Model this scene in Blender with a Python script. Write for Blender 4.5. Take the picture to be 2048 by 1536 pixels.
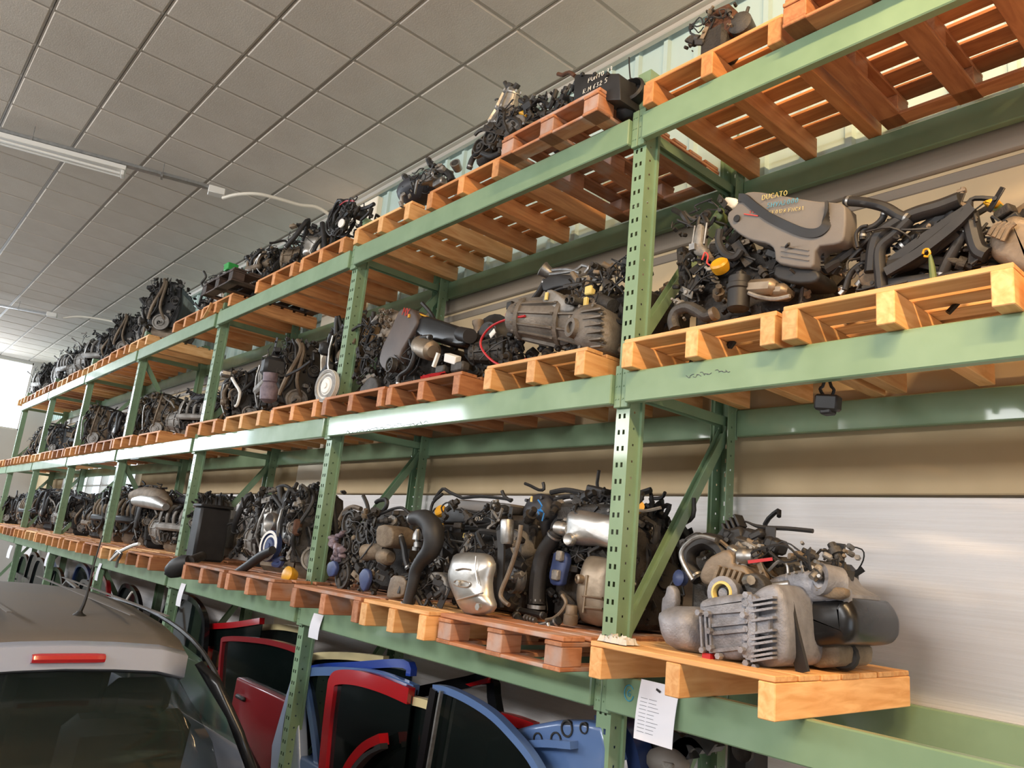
import bpy, bmesh, math, random
from mathutils import Vector, Matrix, Euler
for _o in list(bpy.data.objects): bpy.data.objects.remove(_o)
SC = bpy.context.scene
COL = SC.collection
PI = math.pi
def hexc(h, a=1.0):
    h = h.lstrip('#'); v = [int(h[i:i+2], 16)/255 for i in (0, 2, 4)]
    return tuple([c/12.92 if c <= .04045 else ((c+.055)/1.055)**2.4 for c in v]+[a])

# ------------------------------------------------------------------ camera
EYE = 1.9
cam = bpy.data.cameras.new('camera'); camo = bpy.data.objects.new('camera', cam); COL.objects.link(camo)
_R = ((0.65878407, -0.10558061, -0.74488676), (0.7463212, 0.21662175, 0.62934862), (0.09491166, -0.97052963, 0.221504))
camo.matrix_world = Matrix(((_R[0][0], -_R[0][1], -_R[0][2], 0), (_R[1][0], -_R[1][1], -_R[1][2], 0),
                            (_R[2][0], -_R[2][1], -_R[2][2], EYE), (0, 0, 0, 1)))
cam.sensor_fit = 'HORIZONTAL'; cam.sensor_width = 36; cam.lens = 1530.97/2048*36; cam.clip_end = 200; cam.clip_start = .02
SC.camera = camo

# ------------------------------------------------------------------ world, lights, exposure
SC.view_settings.view_transform = 'Standard'; SC.view_settings.look = 'None'
SC.view_settings.gamma = 1; SC.view_settings.use_curve_mapping = False
SC.view_settings.exposure = 0.28
w = bpy.data.worlds.new('sky'); SC.world = w; w.use_nodes = True
bg = w.node_tree.nodes['Background']; bg.inputs[0].default_value = (.80, .90, 1, 1); bg.inputs[1].default_value = 2.2
def area(name, loc, size, power, col, direction):
    l = bpy.data.lights.new(name, 'AREA'); l.shape = 'RECTANGLE'; l.size, l.size_y = size; l.energy = power; l.color = col
    o = bpy.data.objects.new(name, l); COL.objects.link(o); o.location = loc
    o.rotation_euler = Vector(direction).to_track_quat('-Z', 'Y').to_euler(); return o
DAY = (.86, .93, 1.0); WARM = (1.0, .68, .36)
# daylight through the high ribbon windows of the opposite wall and the far gable window; plus an added cool light low on the right
area('daylight_front_far', (-17.2, -5.42, 4.85), (6.4, .8), 380, DAY, (0, 1, -.25))
area('daylight_front_mid', (-8.2, -5.42, 4.3), (4.4, .8), 240, (1, .98, .96), (0, 1, -.25))
area('daylight_front_near', (-2.0, -5.42, 4.3), (4.4, .8), 245, (1, .99, .98), (0, 1, -.25))
area('cool_fill_right', (3.88, -1.6, 1.3), (4.6, 2.2), 22, (.72, .86, 1.0), (-1, .1, .0))  # added fill that cools the lower beam; no door is known here
area('daylight_gable', (-21.3, -.6, 4.2), (5.4, 2.2), 330, (.80, .90, 1.0), (1, 0, -.1))
# ------------------------------------------------------------------ image pixel to world point helpers
def spot(u, v, y):
    """image pixel u, v cast from the camera to depth y, in metres"""
    d = (u-1024, v-768, 1530.97); q = [sum(r[i]*d[i] for i in range(3)) for r in _R]; k = y/q[1]
    return (q[0]*k, y, q[2]*k+EYE)
def spots(y, pts): return [spot(p[0], p[1], p[2] if len(p) > 2 else y) for p in pts]
def outline(y, pts): return [(p[0], p[2]) for p in spots(y, pts)]
# ------------------------------------------------------------------ mesh builder
BASE = {}
class MB:
    def __init__(s): s.v = []; s.f = []
    def add(s, vs, fs, M=None):
        n = len(s.v)
        s.v += [tuple(M @ Vector(p)) for p in vs] if M is not None else [tuple(p) for p in vs]
        s.f += [[i+n for i in f] for f in fs]; return s
    def box(s, c, d, rot=None, b=0.0):
        x, y, z = d[0]/2, d[1]/2, d[2]/2
        M = Matrix.Translation(c)
        if rot: M = M @ Euler(rot).to_matrix().to_4x4()
        if b <= 0:
            vs = [(i*x, j*y, k*z) for k in (-1, 1) for j in (-1, 1) for i in (-1, 1)]
            fs = [(0, 2, 3, 1), (4, 5, 7, 6), (0, 1, 5, 4), (2, 6, 7, 3), (0, 4, 6, 2), (1, 3, 7, 5)]
            return s.add(vs, fs, M)
        b = min(b, x*.9, y*.9, z*.9); vs = []; idx = {}
        for i in (-1, 1):
            for j in (-1, 1):
                for k in (-1, 1):
                    for a, p in enumerate(((i*x, j*(y-b), k*(z-b)), (i*(x-b), j*y, k*(z-b)), (i*(x-b), j*(y-b), k*z))):
                        idx[(i, j, k, a)] = len(vs); vs.append(p)
        fs = []
        for i in (-1, 1):
            fs.append([idx[(i, j, k, 0)] for j, k in ((-1, -1), (1, -1), (1, 1), (-1, 1))][::i])
            fs.append([idx[(j, i, k, 1)] for j, k in ((-1, -1), (-1, 1), (1, 1), (1, -1))][::i])
            fs.append([idx[(j, k, i, 2)] for j, k in ((-1, -1), (1, -1), (1, 1), (-1, 1))][::i])
        for i in (-1, 1):
            for j in (-1, 1):
                fs.append([idx[(i, j, -1, 0)], idx[(i, j, 1, 0)], idx[(i, j, 1, 1)], idx[(i, j, -1, 1)]][::-i*j])
                fs.append([idx[(i, -1, j, 0)], idx[(i, 1, j, 0)], idx[(i, 1, j, 2)], idx[(i, -1, j, 2)]][::i*j])
                fs.append([idx[(-1, i, j, 1)], idx[(1, i, j, 1)], idx[(1, i, j, 2)], idx[(-1, i, j, 2)]][::-i*j])
                for k in (-1, 1): fs.append([idx[(i, j, k, a)] for a in (0, 1, 2)][::i*j*k])
        return s.add(vs, fs, M)
    def ring(s, pts, closed_ends=True):
        pass
    def loft(s, rings, caps=True, closed=False):
        n = len(rings[0]); vs = [p for r in rings for p in r]; fs = []
        m = len(rings)
        for a in range(m if closed else m-1):
            b = (a+1) % m
            for i in range(n):
                j = (i+1) % n; fs.append((a*n+i, a*n+j, b*n+j, b*n+i))
        if caps and not closed:
            fs.append(tuple(range(n))[::-1]); fs.append(tuple((m-1)*n+i for i in range(n)))
        return s.add(vs, fs)
    def cyl(s, p0, p1, r0, r1=None, n=12, caps=True):
        p0, p1 = Vector(p0), Vector(p1); r1 = r0 if r1 is None else r1
        d = (p1-p0).normalized(); q = d.to_track_quat('Z', 'Y'); rs = []
        for p, r in ((p0, r0), (p1, r1)):
            rs.append([p+q @ Vector((r*math.cos(2*PI*i/n), r*math.sin(2*PI*i/n), 0)) for i in range(n)])
        return s.loft(rs, caps)
    def lathe(s, org, axis, prof, n=20, caps=True):
        """prof: list of (distance along axis, radius)"""
        org = Vector(org); d = Vector(axis).normalized(); q = d.to_track_quat('Z', 'Y'); rs = []
        for t, r in prof:
            rs.append([org+d*t+q @ Vector((max(r, .0005)*math.cos(2*PI*i/n), max(r, .0005)*math.sin(2*PI*i/n), 0)) for i in range(n)])
        return s.loft(rs, caps)
    def tube(s, pts, r, n=8, sub=4, caps=True, flat=1.0, closed=False):
        P = [Vector(p) for p in pts]
        if sub > 1 and len(P) > 2:
            Q = []; m = len(P)
            for i in range(m if closed else m-1):
                g = (lambda k: P[k % m]) if closed else (lambda k: P[max(0, min(m-1, k))])
                a, b, c, d = g(i-1), g(i), g(i+1), g(i+2)
                for k in range(sub):
                    t = k/sub
                    Q.append(.5*((2*b)+(c-a)*t+(2*a-5*b+4*c-d)*t*t+(3*b-a-3*c+d)*t*t*t))
            if not closed: Q.append(P[-1])
            P = Q
        R = r if isinstance(r, (list, tuple)) else [r]*2
        m = len(P); rs = []; up = None
        for i, p in enumerate(P):
            t = (P[(i+1) % m if closed else min(i+1, m-1)]-P[(i-1) % m if closed else max(i-1, 0)])
            t = t.normalized() if t.length > 1e-9 else Vector((0, 0, 1))
            if up is None:
                up = Vector((0, 0, 1)) if abs(t.z) < .9 else Vector((1, 0, 0))
            sd = t.cross(up)
            if sd.length < 1e-6: sd = t.orthogonal()
            sd.normalize(); up = sd.cross(t).normalized()
            f = i/max(1, m-1)*(len(R)-1); k = min(int(f), len(R)-2); rr = R[k]+(R[k+1]-R[k])*(f-k)
            rs.append([p+sd*rr*math.cos(2*PI*j/n)+up*rr*flat*math.sin(2*PI*j/n) for j in range(n)])
        return s.loft(rs, caps, closed)
    def strip(s, pts, w, th, wdir, sub=4):
        """flat strap: swept rectangle, width w along wdir, thickness th"""
        P = [Vector(p) for p in pts]
        if sub > 1 and len(P) > 2:
            Q = []; m = len(P)
            for i in range(m-1):
                g = lambda k: P[max(0, min(m-1, k))]
                a, b, c, d = g(i-1), g(i), g(i+1), g(i+2)
                for k in range(sub):
                    t = k/sub; Q.append(.5*((2*b)+(c-a)*t+(2*a-5*b+4*c-d)*t*t+(3*b-a-3*c+d)*t*t*t))
            Q.append(P[-1]); P = Q
        W = Vector(wdir).normalized(); rs = []; m = len(P)
        for i, p in enumerate(P):
            t = (P[min(i+1, m-1)]-P[max(i-1, 0)]).normalized(); nn = t.cross(W)
            nn = nn.normalized() if nn.length > 1e-6 else Vector((0, 0, 1))
            wv = nn.cross(t).normalized()
            rs.append([p-wv*w/2-nn*th/2, p+wv*w/2-nn*th/2, p+wv*w/2+nn*th/2, p-wv*w/2+nn*th/2])
        return s.loft(rs, True)
    def ell(s, c, r, n=14, m=8, rot=None, zmin=-1.0):
        M = Matrix.Translation(c)
        if rot: M = M @ Euler(rot).to_matrix().to_4x4()
        rs = []
        for k in range(m+1):
            a = -PI/2+PI*k/m; z = math.sin(a)
            if z < zmin: continue
            cr = max(math.cos(a), .002)
            rs.append([M @ Vector((r[0]*cr*math.cos(2*PI*i/n), r[1]*cr*math.sin(2*PI*i/n), r[2]*z)) for i in range(n)])
        return s.loft(rs, True)
    def prism(s, poly, y0, y1, b=0.0):
        """polygon [(x,z)...] in the x-z plane extruded from y0 (front) to y1 with bevelled front and back rims"""
        a = sum(poly[i][0]*poly[(i+1) % len(poly)][1]-poly[(i+1) % len(poly)][0]*poly[i][1] for i in range(len(poly)))
        if a < 0: poly = poly[::-1]
        n = len(poly); cx = sum(p[0] for p in poly)/n; cz = sum(p[1] for p in poly)/n
        def inset(b):
            out = []
            for i in range(n):
                p0, p1, p2 = Vector(poly[i-1]), Vector(poly[i]), Vector(poly[(i+1) % n])
                e1 = (p1-p0).normalized() if (p1-p0).length > 1e-9 else Vector((1, 0)); e2 = (p2-p1).normalized() if (p2-p1).length > 1e-9 else e1
                n1 = Vector((-e1.y, e1.x)); n2 = Vector((-e2.y, e2.x)); k = n1+n2
                k = k/max(k.length_squared/2, .6) if k.length > 1e-6 else n1
                out.append((p1.x+k.x*b, p1.y+k.y*b))
            return out
        if b > 0:
            rs = []
            st = [0, 1] if b < .007 else [0, .33, .67, 1]
            for t in st:
                q = inset(b*(1-math.sin(t*PI/2))); rs.append([(x, y0+b*(1-math.cos(t*PI/2)), z) for x, z in q])
            for t in reversed(st):
                q = inset(b*(1-math.sin(t*PI/2))); rs.append([(x, y1-b*(1-math.cos(t*PI/2)), z) for x, z in q])
        else: rs = [[(x, y0, z) for x, z in poly], [(x, y1, z) for x, z in poly]]
        rs = [r[::-1] for r in rs]
        return s.loft(rs, True)
    def bolt(s, p, d, r=.008, h=.008):
        p = Vector(p); d = Vector(d).normalized(); return s.cyl(p-d*h*.4, p+d*h, r, r*.95, n=6)
    def build(s, name, mat, parent=None, smooth=40, shift=None):
        me = bpy.data.meshes.new(name)
        b = Vector(shift) if shift is not None else (BASE.get(parent.name) if parent is not None else None)
        vs = [(p[0]-b[0], p[1]-b[1], p[2]-b[2]) for p in s.v] if b is not None else s.v
        me.from_pydata(vs, [], s.f)
        me.materials.append(MAT[mat] if isinstance(mat, str) else mat)
        if smooth:
            me.polygons.foreach_set('use_smooth', [True]*len(me.polygons)); me.set_sharp_from_angle(angle=math.radians(smooth))
        me.update()
        o = bpy.data.objects.new(name, me); COL.objects.link(o)
        if parent is not None:
            o.parent = parent; BASE[o.name] = b if b is not None else Vector((0, 0, 0))
        elif b is not None: o.location = b
        return o
def tag(o, label=None, cat=None, group=None, kind=None):
    if label: o['label'] = label
    if cat: o['category'] = cat
    if group: o['group'] = group
    if kind: o['kind'] = kind
    return o
def thing(name, label, cat, loc=(0, 0, 0), group=None, kind=None, rz=0):
    o = bpy.data.objects.new(name, None); COL.objects.link(o); o.location = loc; o.rotation_euler = (0, 0, rz); o.empty_display_size = .1
    BASE[o.name] = Vector(loc); return tag(o, label, cat, group, kind)
def local(o):
    BASE[o.name] = Vector((0, 0, 0)); return o
def copy_tree(o, parent=None):
    c = o.copy(); COL.objects.link(c); c.parent = parent
    for ch in o.children: copy_tree(ch, c)
    return c

# ------------------------------------------------------------------ materials
MAT = {}
def mat(name, col, rough=.5, metal=0.0, col2=None, scale=8, amount=.5, bump=0.0, bscale=60, rnd=0.0, coat=0.0, detail=3, stretch=None, rrange=0.0, spec=.5):
    m = bpy.data.materials.new(name); m.use_nodes = True; nt = m.node_tree; N = nt.nodes; L = nt.links
    P = N['Principled BSDF']; P.inputs['Roughness'].default_value = rough; P.inputs['Metallic'].default_value = metal
    P.inputs['Coat Weight'].default_value = coat; P.inputs['Coat Roughness'].default_value = .07; P.inputs['Specular IOR Level'].default_value = spec
    c1 = hexc(col) if isinstance(col, str) else col
    tc = N.new('ShaderNodeTexCoord'); mp = N.new('ShaderNodeMapping'); L.new(tc.outputs['Object'], mp.inputs[0])
    if stretch: mp.inputs['Scale'].default_value = stretch
    out = None
    if col2 is not None:
        c2 = hexc(col2) if isinstance(col2, str) else col2
        nz = N.new('ShaderNodeTexNoise'); nz.inputs['Scale'].default_value = scale; nz.inputs['Detail'].default_value = detail; nz.inputs['Roughness'].default_value = .65
        L.new(mp.outputs[0], nz.inputs['Vector'])
        rp = N.new('ShaderNodeValToRGB'); rp.color_ramp.elements[0].position = max(0, .5-amount*.25-.08); rp.color_ramp.elements[1].position = min(1, .5+.25)
        rp.color_ramp.elements[0].color = c1; rp.color_ramp.elements[1].color = c2
        L.new(nz.outputs[0], rp.inputs[0]); out = rp.outputs[0]
        if rrange:
            mr = N.new('ShaderNodeMapRange'); mr.inputs['To Min'].default_value = rough; mr.inputs['To Max'].default_value = min(1, rough+rrange)
            L.new(nz.outputs[0], mr.inputs[0]); L.new(mr.outputs[0], P.inputs['Roughness'])
    else:
        rg = N.new('ShaderNodeRGB'); rg.outputs[0].default_value = c1; out = rg.outputs[0]
    if rnd:
        oi = N.new('ShaderNodeObjectInfo'); hs = N.new('ShaderNodeHueSaturation'); mr = N.new('ShaderNodeMapRange')
        mr.inputs['To Min'].default_value = 1-rnd; mr.inputs['To Max'].default_value = 1+rnd
        L.new(oi.outputs['Random'], mr.inputs[0]); L.new(mr.outputs[0], hs.inputs['Value']); L.new(out, hs.inputs['Color']); out = hs.outputs[0]
    L.new(out, P.inputs['Base Color'])
    if bump:
        nb = N.new('ShaderNodeTexNoise'); nb.inputs['Scale'].default_value = bscale; nb.inputs['Detail'].default_value = 3
        L.new(mp.outputs[0], nb.inputs['Vector']); bp = N.new('ShaderNodeBump'); bp.inputs['Strength'].default_value = bump; bp.inputs['Distance'].default_value = .01
        L.new(nb.outputs[0], bp.inputs['Height']); L.new(bp.outputs[0], P.inputs['Normal'])
    MAT[name] = m; return m
def wood(name, c1, c2, c3=None, rough=.6, axis='x'):
    m = bpy.data.materials.new(name); m.use_nodes = True; nt = m.node_tree; N = nt.nodes; L = nt.links; P = N['Principled BSDF']
    P.inputs['Roughness'].default_value = rough
    tc = N.new('ShaderNodeTexCoord'); oi = N.new('ShaderNodeObjectInfo'); mp = N.new('ShaderNodeMapping')
    mp.inputs['Scale'].default_value = (1.6, 14, 14) if axis == 'x' else (14, 1.6, 14)
    L.new(tc.outputs['Object'], mp.inputs[0])
    ad = N.new('ShaderNodeVectorMath'); ad.operation = 'ADD'; mu = N.new('ShaderNodeVectorMath'); mu.operation = 'SCALE'; mu.inputs['Scale'].default_value = 37
    cb = N.new('ShaderNodeCombineXYZ'); 
    for i in range(3): L.new(oi.outputs['Random'], cb.inputs[i])
    L.new(cb.outputs[0], mu.inputs[0]); L.new(mp.outputs[0], ad.inputs[0]); L.new(mu.outputs[0], ad.inputs[1])
    nz = N.new('ShaderNodeTexNoise'); nz.inputs['Scale'].default_value = 2.2; nz.inputs['Detail'].default_value = 5; nz.inputs['Distortion'].default_value = .8
    L.new(ad.outputs[0], nz.inputs['Vector'])
    rp = N.new('ShaderNodeValToRGB'); e = rp.color_ramp.elements; e[0].position = .32; e[1].position = .66; e[0].color = hexc(c1); e[1].color = hexc(c2)
    L.new(nz.outputs[0], rp.inputs[0]); out = rp.outputs[0]
    if c3:
        n2 = N.new('ShaderNodeTexNoise'); n2.inputs['Scale'].default_value = 5; n2.inputs['Detail'].default_value = 4; L.new(tc.outputs['Object'], n2.inputs['Vector'])
        r2 = N.new('ShaderNodeValToRGB'); r2.color_ramp.elements[0].position = .5; r2.color_ramp.elements[1].position = .68
        mx = N.new('ShaderNodeMix'); mx.data_type = 'RGBA'; L.new(n2.outputs[0], r2.inputs[0]); L.new(r2.outputs[0], mx.inputs[0]); L.new(out, mx.inputs[6]); mx.inputs[7].default_value = hexc(c3); out = mx.outputs[2]
    hs = N.new('ShaderNodeHueSaturation'); mr = N.new('ShaderNodeMapRange'); mr.inputs['To Min'].default_value = .78; mr.inputs['To Max'].default_value = 1.15
    L.new(oi.outputs['Random'], mr.inputs[0]); L.new(mr.outputs[0], hs.inputs['Value']); L.new(out, hs.inputs['Color']); L.new(hs.outputs[0], P.inputs['Base Color'])
    bp = N.new('ShaderNodeBump'); bp.inputs['Strength'].default_value = .25; bp.inputs['Distance'].default_value = .004; L.new(nz.outputs[0], bp.inputs['Height']); L.new(bp.outputs[0], P.inputs['Normal'])
    MAT[name] = m
mat('green_paint', '839e7d', .42, 0, '74906f', 3.0, .4, rnd=.04, rrange=.2, coat=.5)
mat('green_dark', '6f8d6c', .38, 0, '5b7a58', 4, .5, rrange=.2)
mat('slot_steel', '2a3326', .7)
wood('wood_orange', 'c8824c', 'e4a266'); wood('wood_orange_y', 'c8824c', 'e4a266', axis='y')
wood('wood_pale', 'd99a5c', 'f0bd82'); wood('wood_pale_y', 'd99a5c', 'f0bd82', axis='y')
wood('wood_red', 'a2643e', 'c28558'); wood('wood_red_y', 'a2643e', 'c28558', axis='y')
wood('wood_worn', 'a86a44', 'c48a66', 'b59a8e'); wood('wood_worn_y', 'a86a44', 'c48a66', 'b59a8e', axis='y')
wood('wood_dark', '3d2f27', '54423a', '2c2320'); wood('wood_dark_y', '3d2f27', '54423a', '2c2320', axis='y')
mat('ceil_tile', 'd2c9be', .9, 0, 'c9bfb3', 2.2, .4, bump=.15, bscale=90, rnd=.03, spec=.15)
mat('ceil_grid', 'b3a99c', .5)
mat('wall_lower', 'eeeae8', .85, 0, 'e4deda', 2.5, .4, bump=.35, bscale=5, stretch=(.35, 1, 16), spec=.2)
mat('wall_upper', 'cdb793', .8, 0, 'bfa884', 1.6, .5, bump=.08, bscale=20, spec=.2)
mat('wall_girt', '8f8373', .5, .2, '7a6f61', 2, .5, stretch=(.3, 1, 6))
mat('cladding', 'c3d6d0', .5, 0, 'b4c9c2', 2, .4)
mat('wall_plain', 'b0aca6', .85); mat('floor_mat', '807f7e', .6, 0, '706f6c', 1.2, .5)
mat('pillar', 'f6ecd8', .7); mat('trim_metal', 'c9c4bb', .4, .3)
mat('white_plastic', 'e6e3dc', .4); mat('conduit', 'd9d2c3', .5); mat('zinc', 'b5b7b8', .35, .8, '9a9c9e', 20, .4)
mat('cast', 'a29e99', .5, .5, '6c6761', 9, .5, bump=.3, bscale=130, rrange=.25)
mat('cast_brown', '93836f', .6, .35, '5e5041', 8, .6, bump=.3, bscale=110, rrange=.25)
mat('cast_dark', '55524f', .5, .45, '2e2b29', 10, .5, bump=.3, bscale=120, rrange=.2)
mat('shield', 'd8d6d2', .28, .9, 'a9a49d', 5, .5, bump=.12, bscale=25, rrange=.2)
mat('shield_tan', 'a89a88', .36, .75, '7d6d5b', 4, .5, bump=.15, bscale=25, rrange=.2)
mat('steel', 'b9b8b6', .3, .9, '7a7774', 14, .5, rrange=.25)
mat('black_plastic', '181718', .4, 0, '282626', 9, .6, rrange=.3)
mat('black_gloss', '0f0f11', .2, 0, '1b1b1d', 6, .5, rrange=.2)
mat('rubber', '1d1c1e', .55, 0, '2d2b2a', 11, .6)
mat('grime', '3c3630', .65, .1, '221e1b', 10, .6, bump=.4, bscale=90)
mat('grey_plastic', '77716b', .48, 0, '6a645f', 3.5, .6, bump=.06, bscale=120, rrange=.2)
mat('slate_plastic', '3a3b42', .4, 0, '27272c', 5, .6, rrange=.25)
mat('rust', '6b4632', .75, .3, '3c2a21', 9, .6, bump=.4, bscale=80)
mat('tan_metal', '8d7d6a', .55, .4, '5d5044', 7, .6, bump=.2, bscale=60)
mat('brown_plastic', '5c504b', .5, 0, '463c38', 5, .6); mat('cast_mid', '857d74', .55, .4, '544d45', 8, .55, bump=.3, bscale=110, rrange=.2); mat('cast_cool', 'a2a2a8', .5, .45, '6d6c70', 8, .5, bump=.3, bscale=120, rrange=.25)
mat('yellow', 'e0a51d', .4, 0, 'b8841a', 10, .4); mat('red', 'b01f24', .4); mat('blue_mark', '2f7cc4', .5); mat('white_paint', 'e9e7e2', .6)
mat('yellow_mark', 'd8c277', .6); mat('red_mark', 'c4433c', .6); mat('cyan_mark', '3f9fc0', .6); mat('blue_plastic', '3b4a78', .45, 0, '2b3555', 8, .5); mat('green_box', '2f9a45', .5)
mat('paper', 'eeedf4', .7); mat('ink', '5b5b66', .8); mat('tissue', 'cfcbc2', .8, bump=.4, bscale=40)
mat('pink_grime', '8f7f86', .6, .2, '5b5059', 14, .5); mat('olive', '5b6a3c', .6)
mat('car_silver', 'a9afc0', .38, .25, coat=.5); mat('car_roof', '5f5d5e', .55, .2, '6e675f', 1.6, .5, coat=.0, rrange=.15)
mat('door_red', 'a80d16', .25, 0, coat=.8); mat('door_dark_red', '7d1018', .3, 0, coat=.6); mat('door_blue', '1f3f9a', .3, 0, coat=.6); mat('door_slate', '54709f', .35, 0, coat=.6)
mat('door_light', '9fb2cf', .3, .2, coat=.6); mat('door_cream', 'dccb9a', .35, 0, coat=.5); mat('door_navy', '24345c', .3, .1, coat=.6); mat('door_black', '101013', .25, coat=.5)
mat('brake_red', 'b30f1c', .2, coat=.8); mat('seat', '3a3f3d', .9); mat('sticker', '9fd6c9', .5)
def glass(name, col, alpha=.35, rough=.06):
    m = bpy.data.materials.new(name); m.use_nodes = True; N = m.node_tree.nodes; L = m.node_tree.links; P = N['Principled BSDF']
    P.inputs['Base Color'].default_value = hexc(col); P.inputs['Roughness'].default_value = rough; P.inputs['Alpha'].default_value = alpha; P.inputs['Specular IOR Level'].default_value = .5
    MAT[name] = m
glass('dark_glass', '0d1413', .9); glass('car_glass', '1a2624', .42); glass('green_glass', '7fa597', .6); glass('window_glass', 'cfe0ea', .12)
# stroke lettering (for hand painted words): unit cell strokes
FONT = {'A': [[(0, 0), (.35, 1), (.7, 0)], [(.15, .4), (.55, .4)]], 'B': [[(0, 0), (0, 1), (.5, .9), (.5, .6), (0, .5), (.6, .4), (.55, .05), (0, 0)]],
 'C': [[(.65, .85), (.35, 1), (.05, .7), (.05, .3), (.35, 0), (.65, .15)]], 'D': [[(0, 0), (0, 1), (.45, .9), (.65, .5), (.45, .1), (0, 0)]],
 'F': [[(0, 0), (0, 1), (.6, 1)], [(0, .5), (.45, .5)]], 'G': [[(.65, .85), (.35, 1), (.05, .6), (.15, .1), (.5, 0), (.65, .4), (.4, .4)]], 'H': [[(0, 0), (0, 1)], [(.6, 0), (.6, 1)], [(0, .5), (.6, .5)]],
 'M': [[(0, 0), (.05, 1), (.35, .4), (.65, 1), (.7, 0)]], 'N': [[(0, 0), (0, 1), (.6, 0), (.6, 1)]], 'O': [[(.35, 1), (.05, .7), (.05, .3), (.35, 0), (.65, .3), (.65, .7), (.35, 1)]],
 'P': [[(0, 0), (0, 1), (.55, .95), (.6, .6), (0, .5)]], 'R': [[(0, 0), (0, 1), (.55, .95), (.55, .6), (0, .5), (.6, 0)]], 'S': [[(.6, .9), (.3, 1), (.05, .75), (.6, .3), (.3, 0), (0, .12)]],
 'T': [[(.35, 0), (.35, 1)], [(0, 1), (.7, 1)]], 'U': [[(0, 1), (.05, .2), (.3, 0), (.6, .2), (.6, 1)]], 'Y': [[(0, 1), (.35, .5)], [(.7, 1), (.2, 0)]], 'X': [[(0, 0), (.6, 1)], [(0, 1), (.6, 0)]],
 '0': [[(.3, 1), (.05, .6), (.1, .1), (.35, 0), (.55, .4), (.5, .9), (.3, 1)]], '1': [[(.1, .8), (.3, 1), (.3, 0)]], '2': [[(.05, .8), (.3, 1), (.55, .75), (0, 0), (.6, 0)]], '3': [[(.05, .95), (.5, .9), (.2, .55), (.55, .3), (.3, 0), (0, .1)]],
 '5': [[(.55, 1), (.1, 1), (.05, .6), (.5, .5), (.5, .1), (0, 0)]], '6': [[(.5, 1), (.1, .5), (.1, .1), (.4, 0), (.55, .3), (.1, .4)]], '8': [[(.3, .5), (.05, .8), (.3, 1), (.5, .8), (.3, .5), (.05, .2), (.3, 0), (.55, .2), (.3, .5)]], '9': [[(.55, .6), (.15, .55), (.1, .9), (.45, 1), (.55, .6), (.45, 0)]],
 '.': [[(.1, 0), (.15, .08)]], '-': [[(0, .5), (.5, .5)]]}
def lettering(mb, text, org, ux, uz, h, th):
    """strokes as thin raised paint lines; org = start of baseline, ux/uz unit vectors"""
    org, ux, uz = Vector(org), Vector(ux), Vector(uz); x = 0
    for ch in text:
        for st in FONT.get(ch, []):
            mb.tube([org+ux*(x+p[0]*h)+uz*(p[1]*h) for p in st], th, n=4, sub=1)
        x += h*(.9 if ch not in '. 1' else .5)
    return x
# ------------------------------------------------------------------ the room
X0, X1, Y0, Y1, HC = -21.5, 4.0, -5.5, 3.52, 5.46
rng = random.Random(5)
def struct(name, mb, m, parent=None, smooth=0):
    o = mb.build(name, m, parent, smooth)
    if parent is None: tag(o, kind='structure')
    return o
struct('floor', MB().box(((X0+X1)/2, (Y0+Y1)/2, -.05), (X1-X0+.4, Y1-Y0+.4, .1)), 'floor_mat')
# rack-side wall: lower precast panels, upper beige panel, ledge, ribbed cladding
wb = thing('wall_back', None, None, (0, Y1, 0), kind='structure'); 
px = [-21.7, -18.2, -12.9, -7.46, -6.55, 4.2]
for a, b in zip(px[:-1], px[1:]):
    hl = 1.95 if b == -12.9 else 2.326
    MB().box(((a+b)/2, Y1+.1, hl/2), (b-a-.006, .2, hl), b=.004).build('lower_panel', 'wall_lower', wb, 0)
    if b > -12.8: MB().box(((a+b)/2, Y1+.1, 3.09), (b-a-.004, .19, 1.50), b=.006).build('upper_panel', 'wall_upper', wb, 0)
m = MB().box((-8.75, Y1+.055, 3.90), (25.3, .14, .13), b=.012); m.box((-8.75, Y1+.06, 4.02), (25.3, .1, .1), b=.012); m.box((-8.75, Y1+.05, 3.79), (25.3, .1, .07), b=.012)
m.build('ledge', 'wall_girt', wb)
cl = MB(); x = -21.4; prof = []
while x < 4.0:
    prof += [(x, 0), (x+.19, 0), (x+.20, -.028), (x+.235, -.028), (x+.245, 0)]; x += .25
vs = []; fs = []
for i, (a, d) in enumerate(prof): vs += [(a, Y1+.05+d, 4.06), (a, Y1+.05+d, HC)]
for i in range(len(prof)-1): fs.append((2*i, 2*i+2, 2*i+3, 2*i+1))
cl.add(vs, fs); cl.box((-8.7, Y1+.15, 4.76), (25.5, .1, 1.4)); cl.build('ribbed_cladding', 'cladding', wb, 0)
# clear storey windows of the far bays in the rack-side wall
def back_window(n, xa, xb, za, zb, slats, cols):
    o = thing('window_%d' % n, None, None, ((xa+xb)/2, Y1, za), kind='structure')
    f = MB()
    for zc in (za, zb): f.box(((xa+xb)/2, Y1+.0, zc), (xb-xa+.06, .12, .05))
    for i in range(cols+1): f.box((xa+(xb-xa)*i/cols, Y1, (za+zb)/2), (.05, .11, zb-za))
    f.build('window_frame', 'trim_metal', o, 0)
    for i in range(cols):
        a = xa+(xb-xa)*i/cols; b = xa+(xb-xa)*(i+1)/cols
        MB().box(((a+b)/2, Y1+.03, (za+zb)/2), (b-a-.04, .008, zb-za-.04)).build('pane', 'window_glass', o, 0)
    for k in range(slats): MB().box(((xa+xb)/2, Y1-.02, za+(k+.5)*(zb-za)/slats), (xb-xa-.04, .05, .012), (.6, 0, 0)).build('slat', 'white_plastic', o, 0)
back_window(2, -18.1, -13.0, 2.0, 3.70, 9, 5)
MB_ = MB().box((-19.95, Y1+.1, 3.09), (3.4, .19, 1.5)); MB_.build('upper_panel', 'wall_upper', wb, 0)
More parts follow.
